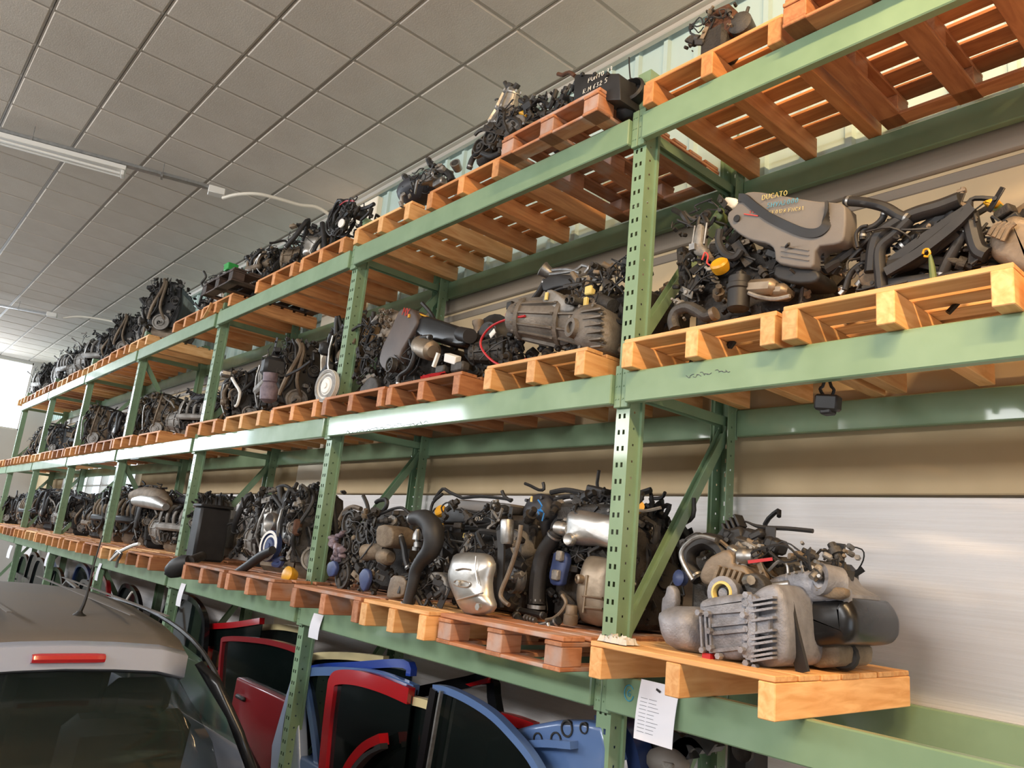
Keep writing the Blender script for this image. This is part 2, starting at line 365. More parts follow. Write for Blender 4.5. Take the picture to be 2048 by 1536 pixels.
# pilaster between the bays
m = MB().box((-7.0, Y1+.036, 2.7), (.86, .10, 5.4), b=.01); o = m.build('trim_1', 'pillar', None, 0); tag(o, kind='structure')
# ceiling: suspended tiles on a grid
ce = thing('ceiling', None, None, (0, 0, HC), kind='structure')
tile = None; far = MB(); GX = -.06; GY = 1.62; k0 = int((GX-X0)/.6)
rows = [GY+.6*j for j in range(-12, 4)]
cnt = 0
for i in range(-7, k0+1):
    xa = GX-.6*(i+1); xb = xa+.6
    for ya in rows:
        cx_, cy_ = (xa+xb)/2, ya+.3
        vis = xa < -2.0 and ya > -1.0+max(0, (-xa-12))*-.10 and ya < 3.4
        if ya+.6 > Y1: continue
        dz = rng.uniform(0, .004)
        if vis and cnt < 298:
            if tile is None:
                tile = MB().box((0, 0, .004), (.576, .576, .024), b=.009).build('ceiling_tile', 'ceil_tile', ce, 0, shift=(0, 0, 0)); t = tile
            else: t = tile.copy(); COL.objects.link(t); t.parent = ce
            t.location = (cx_, cy_, dz); cnt += 1
        else: far.box((cx_, cy_, HC+.004), (.576, .576, .024))
tag(far.build('ceiling_tiles', 'ceil_tile', ce, 0), kind='stuff')
for j in range(-12, 5):
    y = GY+.6*j
    if y < Y1: MB().box((-8.75, y, HC+.004), (25.4, .03, .008)).box((-8.75, y, HC+.02), (25.4, .004, .04)).build('grid_runner', 'ceil_grid', ce, 0)
for i in range(-7, k0+1):
    x = GX-.6*i
    MB().box((x, -1.0, HC+.006), (.03, 9.0, .008)).build('grid_cross_tee', 'ceil_grid', ce, 0)
MB().box((-8.75, 3.475, HC+.012), (25.4, .085, .02)).build('edge_strip', 'ceil_tile', ce, 0)
MB().box((-8.75, -1, HC+.08), (25.6, 9.2, .04)).build('deck_above', 'wall_plain', ce, 0)
o = MB().box((-8.75, Y1-.02, HC-.03), (25.4, .05, .045), b=.006).box((-8.75, Y1-.045, HC-.012), (25.4, .08, .012)).build('trim_2', 'trim_metal', None, 0); tag(o, kind='structure')
# far gable wall with its big window, opposite wall with ribbon windows, right wall with an invented opening for the added cool light
def wall_with_hole(name, axis, pos, lo, hi, holes, m, th=.2):
    """wall in plane axis=pos spanning [lo,hi] along the other horizontal axis and 0..HC; holes list of (a0,a1,z0,z1) sorted"""
    mb = MB()
    def seg(a, b, z0, z1):
        if b-a < 1e-4 or z1-z0 < 1e-4: return
        if axis == 'x': mb.box((pos, (a+b)/2, (z0+z1)/2), (th, b-a, z1-z0))
        else: mb.box(((a+b)/2, pos, (z0+z1)/2), (b-a, th, z1-z0))
    a = lo
    for (h0, h1, z0, z1) in holes:
        seg(a, h0, 0, HC+.1); seg(h0, h1, 0, z0); seg(h0, h1, z1, HC+.1); a = h1
    seg(a, hi, 0, HC+.1); o = mb.build(name, m, None, 0); return tag(o, kind='structure')
wall_with_hole('wall_left', 'x', X0-.1, Y0, Y1+.2, [(-3.6, 2.95, 3.75, 5.42)], 'wall_plain')
FRW = [(-20.4, -14.0, 4.45, 5.25), (-10.4, -6.0, 3.9, 4.7), (-4.2, .2, 3.9, 4.7)]
wall_with_hole('wall_front', 'y', Y0-.1, X0-.2, X1+.2, FRW, 'wall_plain')
wall_with_hole('wall_right', 'x', X1+.1, Y0, Y1+.2, [(-3.9, .7, 0.2, 2.4)], 'wall_plain')
def frame_window(n, axis, pos, a0, a1, z0, z1, cols):
    o = thing('window_%d' % n, None, None, (pos, (a0+a1)/2, z0) if axis == 'x' else ((a0+a1)/2, pos, z0), kind='structure')
    f = MB()
    def bx(a, z, da, dz):
        f.box((pos, a, z) if axis == 'x' else (a, pos, z), (.06, da, dz) if axis == 'x' else (da, .06, dz))
    for z in (z0+.02, z1-.02): bx((a0+a1)/2, z, a1-a0, .05)
    for i in range(cols+1): bx(a0+(a1-a0)*i/cols, (z0+z1)/2, .045, z1-z0)
    f.build('window_frame', 'trim_metal', o, 0); return o
frame_window(1, 'x', X0-.1, -3.6, 2.95, 3.75, 5.42, 1)
for i, h in enumerate(FRW): frame_window(3+i, 'y', Y0-.12, *h, 4)

# ------------------------------------------------------------------ pallet rack
XA, BAY, NB = -2.322, 2.79, 6
PX = [XA+BAY-BAY*k for k in range(NB+2)]           # post left edges: one off frame right, then A..G
YF, YB = 2.605, 3.45; LV = [(1.33, 1.478), (2.63, 2.772), (3.95, 4.093)]
PW = .080; PD = .072
rack = thing('pallet_rack', 'long three-level green steel pallet rack along the wall', 'rack', (-9.3, 3.0, 0))
def post_mesh(h, front=True):
    """open channel: slotted face with two rows of teardrop slots, two flanges with round holes, return lips"""
    mb = MB(); s = 1
    def face(o, u, v, W, cols, pitch, hw, hh, zoff):
        us = [0]
        for c in cols: us += [c-hw/2, c+hw/2]
        us.append(W); zs = [0.0]; z = zoff; holes = []
        while z+hh < h-.02:
            zs += [z, z+hh]; holes.append(len(zs)-2); z += pitch
        zs.append(h); hset = set(holes)
        n = len(us); vs = []; fs = []
        for zz in zs: vs += [(o[0]+u[0]*a, o[1]+u[1]*a, zz) for a in us]
        for r in range(len(zs)-1):
            for c in range(n-1):
                if r in hset and c % 2 == 1: continue
                fs.append((r*n+c, r*n+c+1, (r+1)*n+c+1, (r+1)*n+c))
        mb.add(vs, fs)
    face((0, 0), (1, 0), None, PW, (.022, .050), .0745, .013, .022, .035)
    face((0, 0), (0, 1), None, PD, (.034,), .0745, .009, .010, .06)
    face((PW, 0), (0, 1), None, PD, (.034,), .0745, .009, .010, .06)
    mb.box((-.006, PD, h/2), (.014, .003, h)); mb.box((PW+.006, PD, h/2), (.014, .003, h))
    mb.box((-.012, PD+.008, h/2), (.003, .016, h)); mb.box((PW+.012, PD+.008, h/2), (.003, .016, h))
    return mb
pm = None; HP = 4.36
for k, x in enumerate(PX):
    for fr in (1, 0):
        if pm is None: pm = post_mesh(HP).build('upright_post', 'green_paint', rack, 0, shift=(0, 0, 0)); p = pm
        else: p = pm.copy(); COL.objects.link(p); p.parent = rack
        L0 = BASE[rack.name]
        if fr: p.location = Vector((x, YF, 0))-L0
        else: p.location = Vector((x+PW, YB, 0))-L0; p.rotation_euler = (0, 0, PI)
    fm = MB().box((x+PW/2, YF+.03, .006), (.14, .12, .012)).build('foot_plate', 'green_dark', rack, 0)
    MB().box((x+PW/2, YB-.03, .006), (.14, .12, .012)).build('foot_plate', 'green_dark', rack, 0)
    def brace(name, za, zb):
        ya, yb = YF+.05, YB-.05; L = math.hypot(yb-ya, zb-za); an = math.atan2(zb-za, yb-ya)
        MB().box((x+PW/2, (ya+yb)/2, (za+zb)/2), (.045, L, .003), (an, 0, 0)).box((x+PW/2+.022, (ya+yb)/2, (za+zb)/2), (.003, L, .05), (an, 0, 0)).box((x+PW/2-.022, (ya+yb)/2, (za+zb)/2), (.003, L, .05), (an, 0, 0)).build(name, 'green_paint', rack, 0)
    for za, zb in ((.22, 1.36), (1.56, 2.64), (2.92, 3.98)):
        if k == 4: za, zb = zb, za
        brace('diagonal_brace', za, zb)
    for z in (.18, 2.70, 4.02): brace('horizontal_brace', z, z)
def beam(xa, xb, zb, zt, y, front):
    sgn = -1 if front else 1; h = zt-zb; L = xb-xa
    o = MB().box(((xa+xb)/2, y, (zb+zt)/2), (L, .045, h), b=.005).build('beam', 'green_paint', rack, 30)
    for e, x in ((0, xa), (1, xb)):
        c = x+(-.021 if e == 0 else .021)
        p = MB().box((c, y-sgn*.012, (zb+zt)/2+.014), (.040, .022, h+.058), b=.003)
        for q in (-1, 1):
            for dz in (-.06, .0, .06): p.cyl((c+.008*q, y-sgn*.012+sgn*.010, (zb+zt)/2+.014+dz), (c+.008*q, y-sgn*.012+sgn*.0145, (zb+zt)/2+.014+dz), .004, n=6)
        p.build('beam_connector', 'green_paint', o, 30)
for k in range(len(PX)-1):
    xb = PX[k]+PW/2-.042; xa = PX[k+1]+PW/2+.042
    for i, (zb, zt) in enumerate(LV):
        beam(xa, xb, zb, zt, YF-.024, True); beam(xa, xb, zb, zt, YB+.024, False)
beam(PX[-1]-1.2, PX[-1]+PW/2-.042, LV[1][0], LV[1][1], YF-.024, True)
# ------------------------------------------------------------------ pallets
PALLETS = []
def pallet(x0, x1, yf, z, label, wood_='orange', depth=1.0, style='stringer', nb=7, h=.135, group='wooden pallets on the rack', gap=.036):
    L = x1-x0; p = thing('wooden_pallet', label, 'pallet', ((x0+x1)/2, yf+depth/2, z), group); local(p)
    mx, my = 'wood_'+wood_, 'wood_'+wood_+'_y'; r = random.Random(int(abs(x0)*1000)+int(z*10)); t = .020
    bw = depth/nb; first = {}
    def put(name, key, size, loc, m):
        if key not in first:
            o = MB().box((0, 0, 0), size, b=.003).build(name, m, p, 0); first[key] = o
        else: o = first[key].copy(); COL.objects.link(o); o.parent = p
        o.location = loc; return o
    for i in range(nb):
        w = bw-gap if i not in (0, nb-1) else bw-gap*.6
        o = put('deck_board', 'd%d' % (i in (0, nb-1)), (L, w, t), (r.uniform(-.004, .004), -depth/2+bw*(i+.5), h-t/2+r.uniform(0, .002)), mx)
    if style == 'stringer':
        for i in range(3): put('stringer', 's', (.062, depth, h-t), ((i-1)*(L-.062)/2, 0, (h-t)/2), my)
    else:
        bt = .018
        for i in range(3):
            xx = (i-1)*(L-.10)/2
            put('runner_board', 'r', (.10, depth, bt), (xx, 0, bt/2), my)
            for j in range(3): put('block', 'b', (.10, .12, h-t-bt-.02), (xx, (j-1)*(depth-.13)/2, bt+(h-t-bt-.02)/2), my)
            put('bearer_board', 'c', (.10, depth, .018), (xx, 0, h-t-.010), my)
        for j in (-1, 1): put('bottom_board', 'e', (L, .10, .016), (0, j*(depth-.11)/2, -.0+.008), mx)
    PALLETS.append(p); return p
T1, T2, T3 = LV[0][1]+.001, LV[1][1]+.001, LV[2][1]+.001; PH = .135
# lower shelf
pallet(-2.16, -1.36, 2.36, T1, 'pale orange pallet under the big grey gearbox, sticking out at the right end', 'pale', 1.02, gap=.012)
pallet(-3.10, -2.26, 2.30, T1, 'worn pinkish pallet with blocks and bottom boards under the heat-shield engines', 'worn', 1.05, 'block')
pallet(-3.74, -3.13, 2.25, T1, 'orange pallet with a notched stringer below the silver heat shield, lower shelf', 'pale', 1.05)
pallet(-4.62, -3.80, 2.27, T1, 'orange pallet under the grimy brown engine beside the second post, lower shelf', 'worn', 1.05)
pallet(-5.78, -4.98, 2.30, T1, 'orange pallet with grey-painted stringer ends left of the second post, lower shelf', 'worn', 1.05)
pallet(-6.72, -5.86, 2.30, T1, 'greyed pallet under the black box and engine, lower shelf', 'worn', 1.05)
# middle shelf
pallet(-1.43, -.68, 2.48, T2, 'bright orange pallet under the tangle of hoses, middle shelf right end', 'pale', .95)
pallet(-2.22, -1.47, 2.50, T2, 'bright orange pallet under the engine with grey plastic cover, middle shelf', 'pale', .95)
pallet(-3.20, -2.45, 2.50, T2, 'bright orange pallet under the large grey gearbox, middle shelf', 'pale', .95)
pallet(-4.19, -3.42, 2.50, T2, 'reddish pallet with loose red wires on it, middle shelf', 'red', .95)
pallet(-5.06, -4.24, 2.50, T2, 'reddish splintered pallet just right of the second post, middle shelf', 'red', .95)
pallet(-5.95, -5.15, 2.50, T2, 'orange pallet below the white pulley, middle shelf', 'orange', .95)
pallet(-6.95, -6.15, 2.50, T2, 'orange pallet below the engine with a bent silver pipe, middle shelf', 'pale', .95)
pallet(-7.96, -7.16, 2.50, T2, 'orange pallet at the third post, middle shelf', 'orange', .95)
pallet(-.62, .14, 2.48, T2, 'unseen orange pallet past the frame, added to shade the wall, middle shelf', 'pale', .95)  # out of view, added to keep light off the wall below
pallet(.20, .44, 2.48, T2, 'unseen narrow orange pallet piece added to shade the wall, middle shelf', 'pale', .95)  # unseen filler piece, added to close the same light gap
# top shelf
pallet(-.62, .12, 2.46, T3, 'brown pallet seen from below at the upper right corner', 'red', .98, 'block')
pallet(-1.44, -.70, 2.46, T3, 'brown pallet with wide bottom boards seen from below, top shelf', 'red', .98, 'block')
pallet(-2.21, -1.48, 2.52, T3, 'orange pallet above the first post under a small rusty part, top shelf', 'orange', .95)
pallet(-3.14, -2.40, 2.40, T3, 'block pallet with bottom runners under the painted black box, top shelf', 'worn', 1.05, 'block')
pallet(-4.04, -3.30, 2.52, T3, 'orange pallet under the leaning gearbox, top shelf', 'orange', .95)
pallet(-5.00, -4.25, 2.52, T3, 'orange pallet under the alloy throttle parts, top shelf', 'pale', .95)
pallet(-5.95, -5.2, 2.54, T3, 'orange pallet under the black wire coil, top shelf', 'orange', .95)
pallet(-6.88, -6.08, 2.54, T3, 'orange pallet just right of the dark stacked pallet, top shelf', 'orange', .95)
pallet(-8.32, -7.48, 2.54, T3, 'dirty orange pallet beneath the dark block pallet, top shelf', 'orange', .95)
pallet(-7.9, -7.1, 2.38, T3+PH+.001, 'dark grey block pallet with pale ends stacked high on the top shelf', 'dark', 1.05, 'block')
pallet(-9.25, -8.42, 2.54, T3, 'orange pallet at the fourth post, top shelf', 'orange', .95)
ordn = ['first', 'second', 'third', 'fourth', 'fifth', 'sixth', 'seventh', 'eighth', 'ninth', 'tenth', 'eleventh', 'twelfth', 'thirteenth', 'fourteenth']
for z, nm, xs, yf, d in ((T1, 'lower', -7.62, 2.30, 1.05), (T2, 'middle', -8.9, 2.50, .95), (T3, 'top', -10.2, 2.54, .95)):
    x = xs; i = 0
    while x > -19.2:
        pallet(x-.80, x, yf+rng.uniform(-.03, .03), z, 'small far orange pallet on the %s shelf, %s of that far row counted leftward' % (nm, ordn[i]), rng.choice(['orange', 'pale', 'orange', 'red']), d, nb=6, group='far pallets on the %s shelf' % nm)
        x -= .93; i += 1
# ------------------------------------------------------------------ engine kit
def belt_loop(mb, wheels, w, th, ax):
    """flat belt round the convex hull of wheels [(centre, r)], wheels share the axis direction ax"""
    ax = Vector(ax).normalized(); u = ax.orthogonal().normalized(); v = ax.cross(u); c0 = Vector(wheels[0][0]); pts = []
    for c, r in wheels:
        d = Vector(c)-c0; a, b = d.dot(u), d.dot(v)
        for i in range(20): pts.append((a+r*math.cos(2*PI*i/20), b+r*math.sin(2*PI*i/20)))
    pts = sorted(set((round(a, 5), round(b, 5)) for a, b in pts))
    def cr(o, a, b): return (a[0]-o[0])*(b[1]-o[1])-(a[1]-o[1])*(b[0]-o[0])
    lo = []; up = []
    for p in pts:
        while len(lo) > 1 and cr(lo[-2], lo[-1], p) <= 0: lo.pop()
        lo.append(p)
    for p in reversed(pts):
        while len(up) > 1 and cr(up[-2], up[-1], p) <= 0: up.pop()
        up.append(p)
    H = lo[:-1]+up[:-1]; rs = []; m = len(H); cx = sum(p[0] for p in H)/m; cy = sum(p[1] for p in H)/m
    for a, b in H:
        p = c0+u*a+v*b; o = Vector((a-cx, b-cy)); o.normalize(); n = u*o.x+v*o.y
        rs.append([p-ax*w/2, p+ax*w/2, p+ax*w/2+n*th, p-ax*w/2+n*th])
    return mb.loft(rs, False, True)
def pulley(c, ax, r, w, parent, m='steel', holes=True, name='pulley', face=None):
    c = Vector(c); ax = Vector(ax).normalized(); h = w/2
    pr = [(-h, r*.35), (-h, r), (-h*.7, r), (-h*.6, r*.94), (-h*.35, r*.94), (-h*.25, r), (-.02*h, r), (.05*h, r*.94), (h*.35, r*.94), (h*.45, r), (h, r), (h, r*.84), (h*.35, r*.80), (h*.35, r*.5), (h*.9, r*.42), (h*.9, r*.18), (h*1.3, r*.16), (h*1.3, .0)]
    o = MB().lathe(c, ax, pr, 24).build(name, m, parent)
    if face:
        q = MB(); q.lathe(c, ax, [(h*1.02, r*.97), (h*1.12, r*.97), (h*1.12, r*.80), (h*1.02, r*.80)], 24, False); q.lathe(c, ax, [(h*.38, r*.70), (h*.5, r*.70), (h*.5, r*.56), (h*.38, r*.56)], 24, False)
        q.build('paint_ring', face, o)
    return o
def hose(pts, r, parent, m='rubber', name='hose', clamp=True, n=9, sub=5):
    o = MB().tube(pts, r, n, sub).build(name, m, parent)
    if clamp:
        c = MB()
        for a, b in ((pts[0], pts[1]), (pts[-1], pts[-2])):
            a, b = Vector(a), Vector(b); d = (b-a).normalized(); rr = r if not isinstance(r, (list, tuple)) else r[0]
            c.cyl(a+d*.012, a+d*.022, rr*1.12, n=10)
        tag(c.build('clamps', 'steel', o), kind='stuff')
    return o
def clutter(parent, box, n, seed, prefix='', mats=('black_plastic', 'cast_dark', 'cast'), shape=None, size=1.0):
    """small bolted-on bits over a box-shaped engine core; grouped per material into one part each"""
    r = random.Random(seed); x0, x1, y0, y1, z0, z1 = box; B = {m: MB() for m in mats}; W_ = MB()
    for i in range(n):
        for _ in range(20):
            face = r.random()
            x = r.uniform(x0, x1); z = r.uniform(z0, z1); y = r.uniform(y0, y1)
            if face < .45: y = y0
            elif face < .62: z = z1
            else: x = x1 if r.random() < .8 else x0
            if shape is None or shape(x, z): break
        m = B[r.choices(mats, weights=[4, 3, 2][:len(mats)])[0]]; k = r.random(); s = r.uniform(.6, 1.5)*size
        if k < .22: m.box((x, y, z), (.05*s, .04*s, .03*s), (r.uniform(-.6, .6), r.uniform(-.6, .6), r.uniform(-.6, .6)), b=.005)
        elif k < .42:
            d = Vector((r.uniform(-1, 1), r.uniform(-1, .1), r.uniform(-1, 1))).normalized(); m.lathe((x, y, z), d, [(-.03*s, .014*s), (-.01*s, .014*s), (-.01*s, .022*s), (.012*s, .022*s), (.012*s, .012*s), (.04*s, .012*s), (.04*s, 0)], 9)
        elif k < .62:
            p = Vector((x, y, z)); pts = [p]
            for q in range(3):
                p = p+Vector((r.uniform(-.08, .08), r.uniform(-.03, .02), r.uniform(-.08, .08)))*s; pts.append(p)
            m.tube(pts, r.uniform(.007, .014)*s, 6, 3)
        elif k < .78:
            a = r.uniform(0, PI); m.box((x, y-.01, z), (.09*s, .006, .03*s), (r.uniform(-.4, .4), a, r.uniform(-.5, .5)), b=.002); m.bolt((x, y-.015, z), (0, -1, 0), .009*s, .008)
        else:
            for q in range(3): m.bolt((x+r.uniform(-.03, .03), y, z+r.uniform(-.03, .03)), (r.uniform(-.4, .4), -1, r.uniform(-.2, .5)), .008*s, .014*s)
    for i in range(n//3):
        p = Vector((r.uniform(x0, x1), y0-.01 if r.random() < .6 else r.uniform(y0, y1), r.uniform(z0+(z1-z0)*.4, z1))); pts = [p]
        for q in range(4):
            p = p+Vector((r.uniform(-.1, .1), r.uniform(-.03, .03), r.uniform(-.07, .05)))*size; p.z = min(max(p.z, z0+.02), z1+.02); p.x = min(max(p.x, x0), x1); pts.append(p)
        W_.tube(pts, r.uniform(.003, .0055), 5, 3)
    nm = {'black_plastic': 'connectors', 'cast_dark': 'fittings', 'cast': 'brackets', 'grime': 'grimy_fittings', 'cast_brown': 'brackets', 'steel': 'bright_fittings'}
    for m, b in B.items():
        if b.v: tag(b.build(nm.get(m, 'fittings'), m, parent), kind='stuff')
    if W_.v: tag(W_.build('wiring', 'rubber', parent), kind='stuff')
def ribbed_cover(parent, c, d, m, ribs=5, name='valve_cover', along='x'):
    mb = MB().box(c, d, b=min(d)*.28)
    for i in range(ribs):
        t = (i+.5)/ribs-.5
        if along == 'x': mb.box((c[0]+t*d[0]*.9, c[1], c[2]+d[2]*.5), (d[0]*.05, d[1]*.8, d[2]*.16), b=.003)
        else: mb.box((c[0], c[1]+t*d[1]*.9, c[2]+d[2]*.5), (d[0]*.8, d[1]*.05, d[2]*.16), b=.003)
    return mb.build(name, m, parent)
def gearcase(parent, org, ax, L, r, m='cast', name='gearbox', nr=9, seed=0):
    """bell-housing to tail taper with longitudinal ribs, flanges and bolts; grows from org along ax"""
    org = Vector(org); ax = Vector(ax).normalized(); q = ax.to_track_quat('Z', 'Y'); rd = random.Random(seed)
    pr = [(0, r*.55), (0, r), (.04*L, r), (.045*L, r*.95), (.22*L, r*.86), (.36*L, r*.74), (.37*L, r*.82), (.41*L, r*.82), (.42*L, r*.72), (.80*L, r*.60), (.81*L, r*.66), (.85*L, r*.66), (.86*L, r*.55), (.97*L, r*.45), (L, r*.30), (L, 0)]
    mb = MB().lathe(org, ax, pr, 22)
    for i in range(nr):
        a = 2*PI*i/nr+rd.uniform(-.1, .1); d = q @ Vector((math.cos(a), math.sin(a), 0)); s = q @ Vector((-math.sin(a), math.cos(a), 0))
        for (ta, ra, tb, rb) in ((.05, .97, .36, .78), (.42, .76, .80, .62)):
            p0, p1 = org+ax*ta*L+d*ra*r, org+ax*tb*L+d*rb*r
            mb.loft([[p0-s*.005-d*.03, p0+s*.005-d*.03, p0+s*.004+d*.012, p0-s*.004+d*.012], [p1-s*.005-d*.03, p1+s*.005-d*.03, p1+s*.004+d*.010, p1-s*.004+d*.010]])
        for (t, rr) in ((.045, .96), (.42, .80), (.86, .62)): mb.bolt(org+ax*t*L+d*rr*r, ax, .009, .012)
    return mb.build(name, m, parent)
def dome(parent, c, d, m, name, rim=.012, seed=0, ribs=2):
    """pressed sheet shield: bulged plate facing -y"""
    r = random.Random(seed); nx, nz = 9, 9; vs = []; fs = []; ph = r.uniform(0, 6)
    for k in range(nz+1):
        for i in range(nx+1):
            u, v = i/nx*2-1, k/nz*2-1; e = max(0, 1-u**4)*max(0, 1-v**4)
            sx = d[0]/2*(1-.18*abs(v)**3); y = -d[1]*(e**.5)*(.75+.25*math.cos(u*3+ph)*math.cos(v*2.2+ph))
            for q in range(ribs): y -= d[1]*.10*math.exp(-((v-(-.5+1.0*q/max(1, ribs-1)))/.09)**2)*e
            vs.append((c[0]+u*sx, c[1]+y, c[2]+v*d[2]/2))
    n = nx+1
    for k in range(nz):
        for i in range(nx): fs.append((k*n+i, k*n+i+1, (k+1)*n+i+1, (k+1)*n+i))
    mb = MB().add(vs, fs)
    bk = [(p[0], p[1]+rim, p[2]) for p in vs]; mb.add(bk, [f[::-1] for f in fs])
    rimv = [vs[i] for i in range(n)]+[vs[k*n+nx] for k in range(1, nz+1)]+[vs[nz*n+i] for i in range(nx-1, -1, -1)]+[vs[k*n] for k in range(nz-1, 0, -1)]
    m_ = len(rimv); mb.add(rimv+[(p[0], p[1]+rim, p[2]) for p in rimv], [(i, i+m_, (i+1) % m_+m_, (i+1) % m_) for i in range(m_)])
    for sx in (-1, 1):
        for sz in (-1, 1): mb.bolt((c[0]+sx*d[0]*.38, c[1]-.01, c[2]+sz*d[2]*.40), (0, -1, 0), .010, .012)
    return mb.build(name, m, parent, 60)
def generic_engine(seed, label='', L=.66, D=.55, H=.56, loc=(0, 0, 0), rz=0, group=None, pal=None, opts=()):
    """inline engine, pulley end towards +x, exhaust or intake side towards -y; origin at base centre"""
    r = random.Random(seed); t = thing('car_engine', label, 'engine', loc, group, rz=rz); local(t)
    dark = pal or r.choice(['grime', 'cast_dark', 'cast_dark']); al = r.choice(['cast', 'cast_brown', 'cast'])
    bx0, bx1 = -L*.18, L*.40; by0, by1 = -D*.28, D*.30
    b = MB().box(((bx0+bx1)/2, 0, H*.40), (bx1-bx0, by1-by0, H*.46), b=.02)
    for i in range(5): b.box((bx0+(i+.5)*(bx1-bx0)/5, by0, H*.38), (.014, .03, H*.36), b=.004)
    b.build('engine_block', dark, t)
    p = MB(); pts = [(bx0+.01, by0+.03), (bx1-.01, by0+.03), (bx1-.01, by1-.03), (bx0+.01, by1-.03)]
    p.loft([[(x*1+.02*(1 if x < 0 else -1), y*.7, 0.0) for x, y in pts], [(x, y, H*.06) for x, y in pts], [(x, y, H*.17) for x, y in pts], [(x*1.06, y*1.1, H*.18) for x, y in pts], [(x*1.06, y*1.1, H*.20) for x, y in pts]])
    p.build('oil_pan', 'black_plastic' if r.random() < .6 else 'tan_metal', t)
    h = MB().box(((bx0+bx1)/2, .02, H*.70), (bx1-bx0+.02, (by1-by0)*.85, H*.16), b=.012)
    for i in range(6): h.bolt((bx0+(i+.5)*(bx1-bx0)/6, by0+.03, H*.70), (0, -1, .2), .011, .014)
    h.build('cylinder_head', al, t)
    ribbed_cover(t, ((bx0+bx1)/2, .02, H*.83), (bx1-bx0-.02, (by1-by0)*.70, H*.14), r.choice(['black_plastic', 'slate_plastic', al, 'black_plastic']), r.randint(3, 7))
    if r.random() < .5 or 'yellowcap' in opts: MB().lathe((bx0+.08+r.uniform(0, .2), -.02, H*.885), (0, -.2, 1), [(0, .024), (.02, .030), (.032, .028), (.032, 0)], 12).build('oil_filler_cap', 'yellow' if (r.random() < .4 or 'yellowcap' in opts) else 'black_plastic', t)
    # timing end
    tc = MB(); zz = H*.55
    pr = [(-.16*D/.55, H*.16), (.16*D/.55, H*.16), (.19*D/.55, H*.5), (.15*D/.55, H*.86), (.06, H*.93), (-.06, H*.93), (-.15*D/.55, H*.86), (-.19*D/.55, H*.5)]
    tc.loft([[(bx1, y, z) for y, z in pr], [(bx1+.045, y, z) for y, z in pr], [(bx1+.06, y*.9, z*.97+.01) for y, z in pr]])
    for y, z in pr: tc.bolt((bx1+.058, y*.86, z*.95+.02), (1, 0, 0), .008, .01)
    tc.build('timing_cover', r.choice(['black_plastic', 'grime', al]), t)
    X = bx1+.085; wh = [((X, 0, H*.22), H*.13), ((X, -D*.30, H*.52), H*.065), ((X, -D*.16, H*.72), H*.06), ((X, D*.2, H*.6), H*.07)]
    face = 'white_paint' if 'whitering' in opts else None
    for i, (c, rr) in enumerate(wh): pulley(c, (1, 0, 0), rr, .035, t, 'cast' if i == 0 else r.choice(['cast_dark', 'cast']), name='crank_pulley' if i == 0 else 'idler_pulley', face=face if i == 0 else None)
    bl = MB(); belt_loop(bl, wh, .024, .005, (1, 0, 0)); bl.build('drive_belt', 'rubber', t)
    a0 = (bx1+.06, -D*.30, H*.52); MB().lathe(a0, (-1, 0, 0), [(0, .05), (.01, .062), (.05, .066), (.055, .060), (.09, .060), (.095, .066), (.13, .064), (.15, .05), (.16, .0)], 18).build('alternator', al, t)
    # gearbox end
    if 'nogear' not in opts: gearcase(t, (bx0+.0, .0, H*.34), (-1, r.uniform(-.1, .1), 0), L*.34, H*.30, al, seed=seed, nr=10)
    # front: exhaust shield or intake runners
    if r.random() < .4 or 'shield' in opts: dome(t, ((bx0+bx1)/2-.02, by0-.05, H*.52), (.24, .07, H*.40), r.choice(['shield', 'shield_tan', 'shield_tan']), 'heat_shield', seed=seed)
    else:
        for i in range(4):
            x = bx0+(i+.6)*(bx1-bx0)/4.4
            MB().tube([(x, by0+.03, H*.70), (x, by0-.07, H*.72), (x-.01, by0-.12, H*.58), (x-.02, by0-.10, H*.44)], [.024, .022, .021], 9, 4).build('manifold_runner', 'rust' if seed % 3 == 0 else al, t)
        MB().box(((bx0+bx1)/2-.02, by0-.10, H*.40), (bx1-bx0-.04, .08, .09), b=.025).build('plenum', r.choice(['black_plastic', al, 'tan_metal']), t)
    for i in range(r.randint(3, 5)):
        x = r.uniform(bx0, bx1); pts = [(x, by0+.02, H*r.uniform(.5, .85)), (x+r.uniform(-.08, .08), by0-.10, H*r.uniform(.55, 1.0)), (x+r.uniform(-.2, .2), by0-r.uniform(.06, .14), H*r.uniform(.3, .8)), (x+r.uniform(-.25, .2), by0-.05, H*r.uniform(.1, .5))]
        hose(pts, r.uniform(.014, .03), t, r.choice(['rubber', 'rubber', 'black_plastic']))
    for i in range(r.randint(1, 3)):
        x = r.uniform(bx0, bx1); MB().tube([(x, by0-.02, H*.8), (x+.05, by0-.13, H*.7), (x+r.uniform(-.1, .12), by0-.13, H*.4), (x+r.uniform(-.1, .1), by0-.08, H*.18)], .009, 7, 2).build('steel_pipe', 'steel', t)
    # loom over the top
    for i in range(2):
        x = bx0; pts = [(bx0-.1+.16*k*1.0, r.uniform(-.12, .1), H*r.uniform(.9, 1.02)) for k in range(5)]
        MB().tube(pts, .014, 7, 4).build('wiring_loom', 'rubber', t)
    clutter(t, (bx0-.12, bx1+.07, by0-.06, by1, H*.12, H*.92), 70, seed*7+1, mats=('black_plastic', dark, al))
    clutter(t, (bx1+.02, bx1+.09, by0, by1, H*.3, H*.95), 26, seed*7+2, mats=('cast_dark', dark, al), size=.9)
    for i in range(3):
        y = r.uniform(-D*.2, D*.2); MB().tube([(bx1+.05, y, H*.95), (bx1+.12, y+.03, H*.8), (bx1+.12, y+r.uniform(-.1, .1), H*.45), (bx1+.07, y+r.uniform(-.1, .1), H*.25)], r.uniform(.010, .022), 8, 4).build('end_hose', r.choice(['rubber', 'rubber', 'tan_metal']), t)
    return t
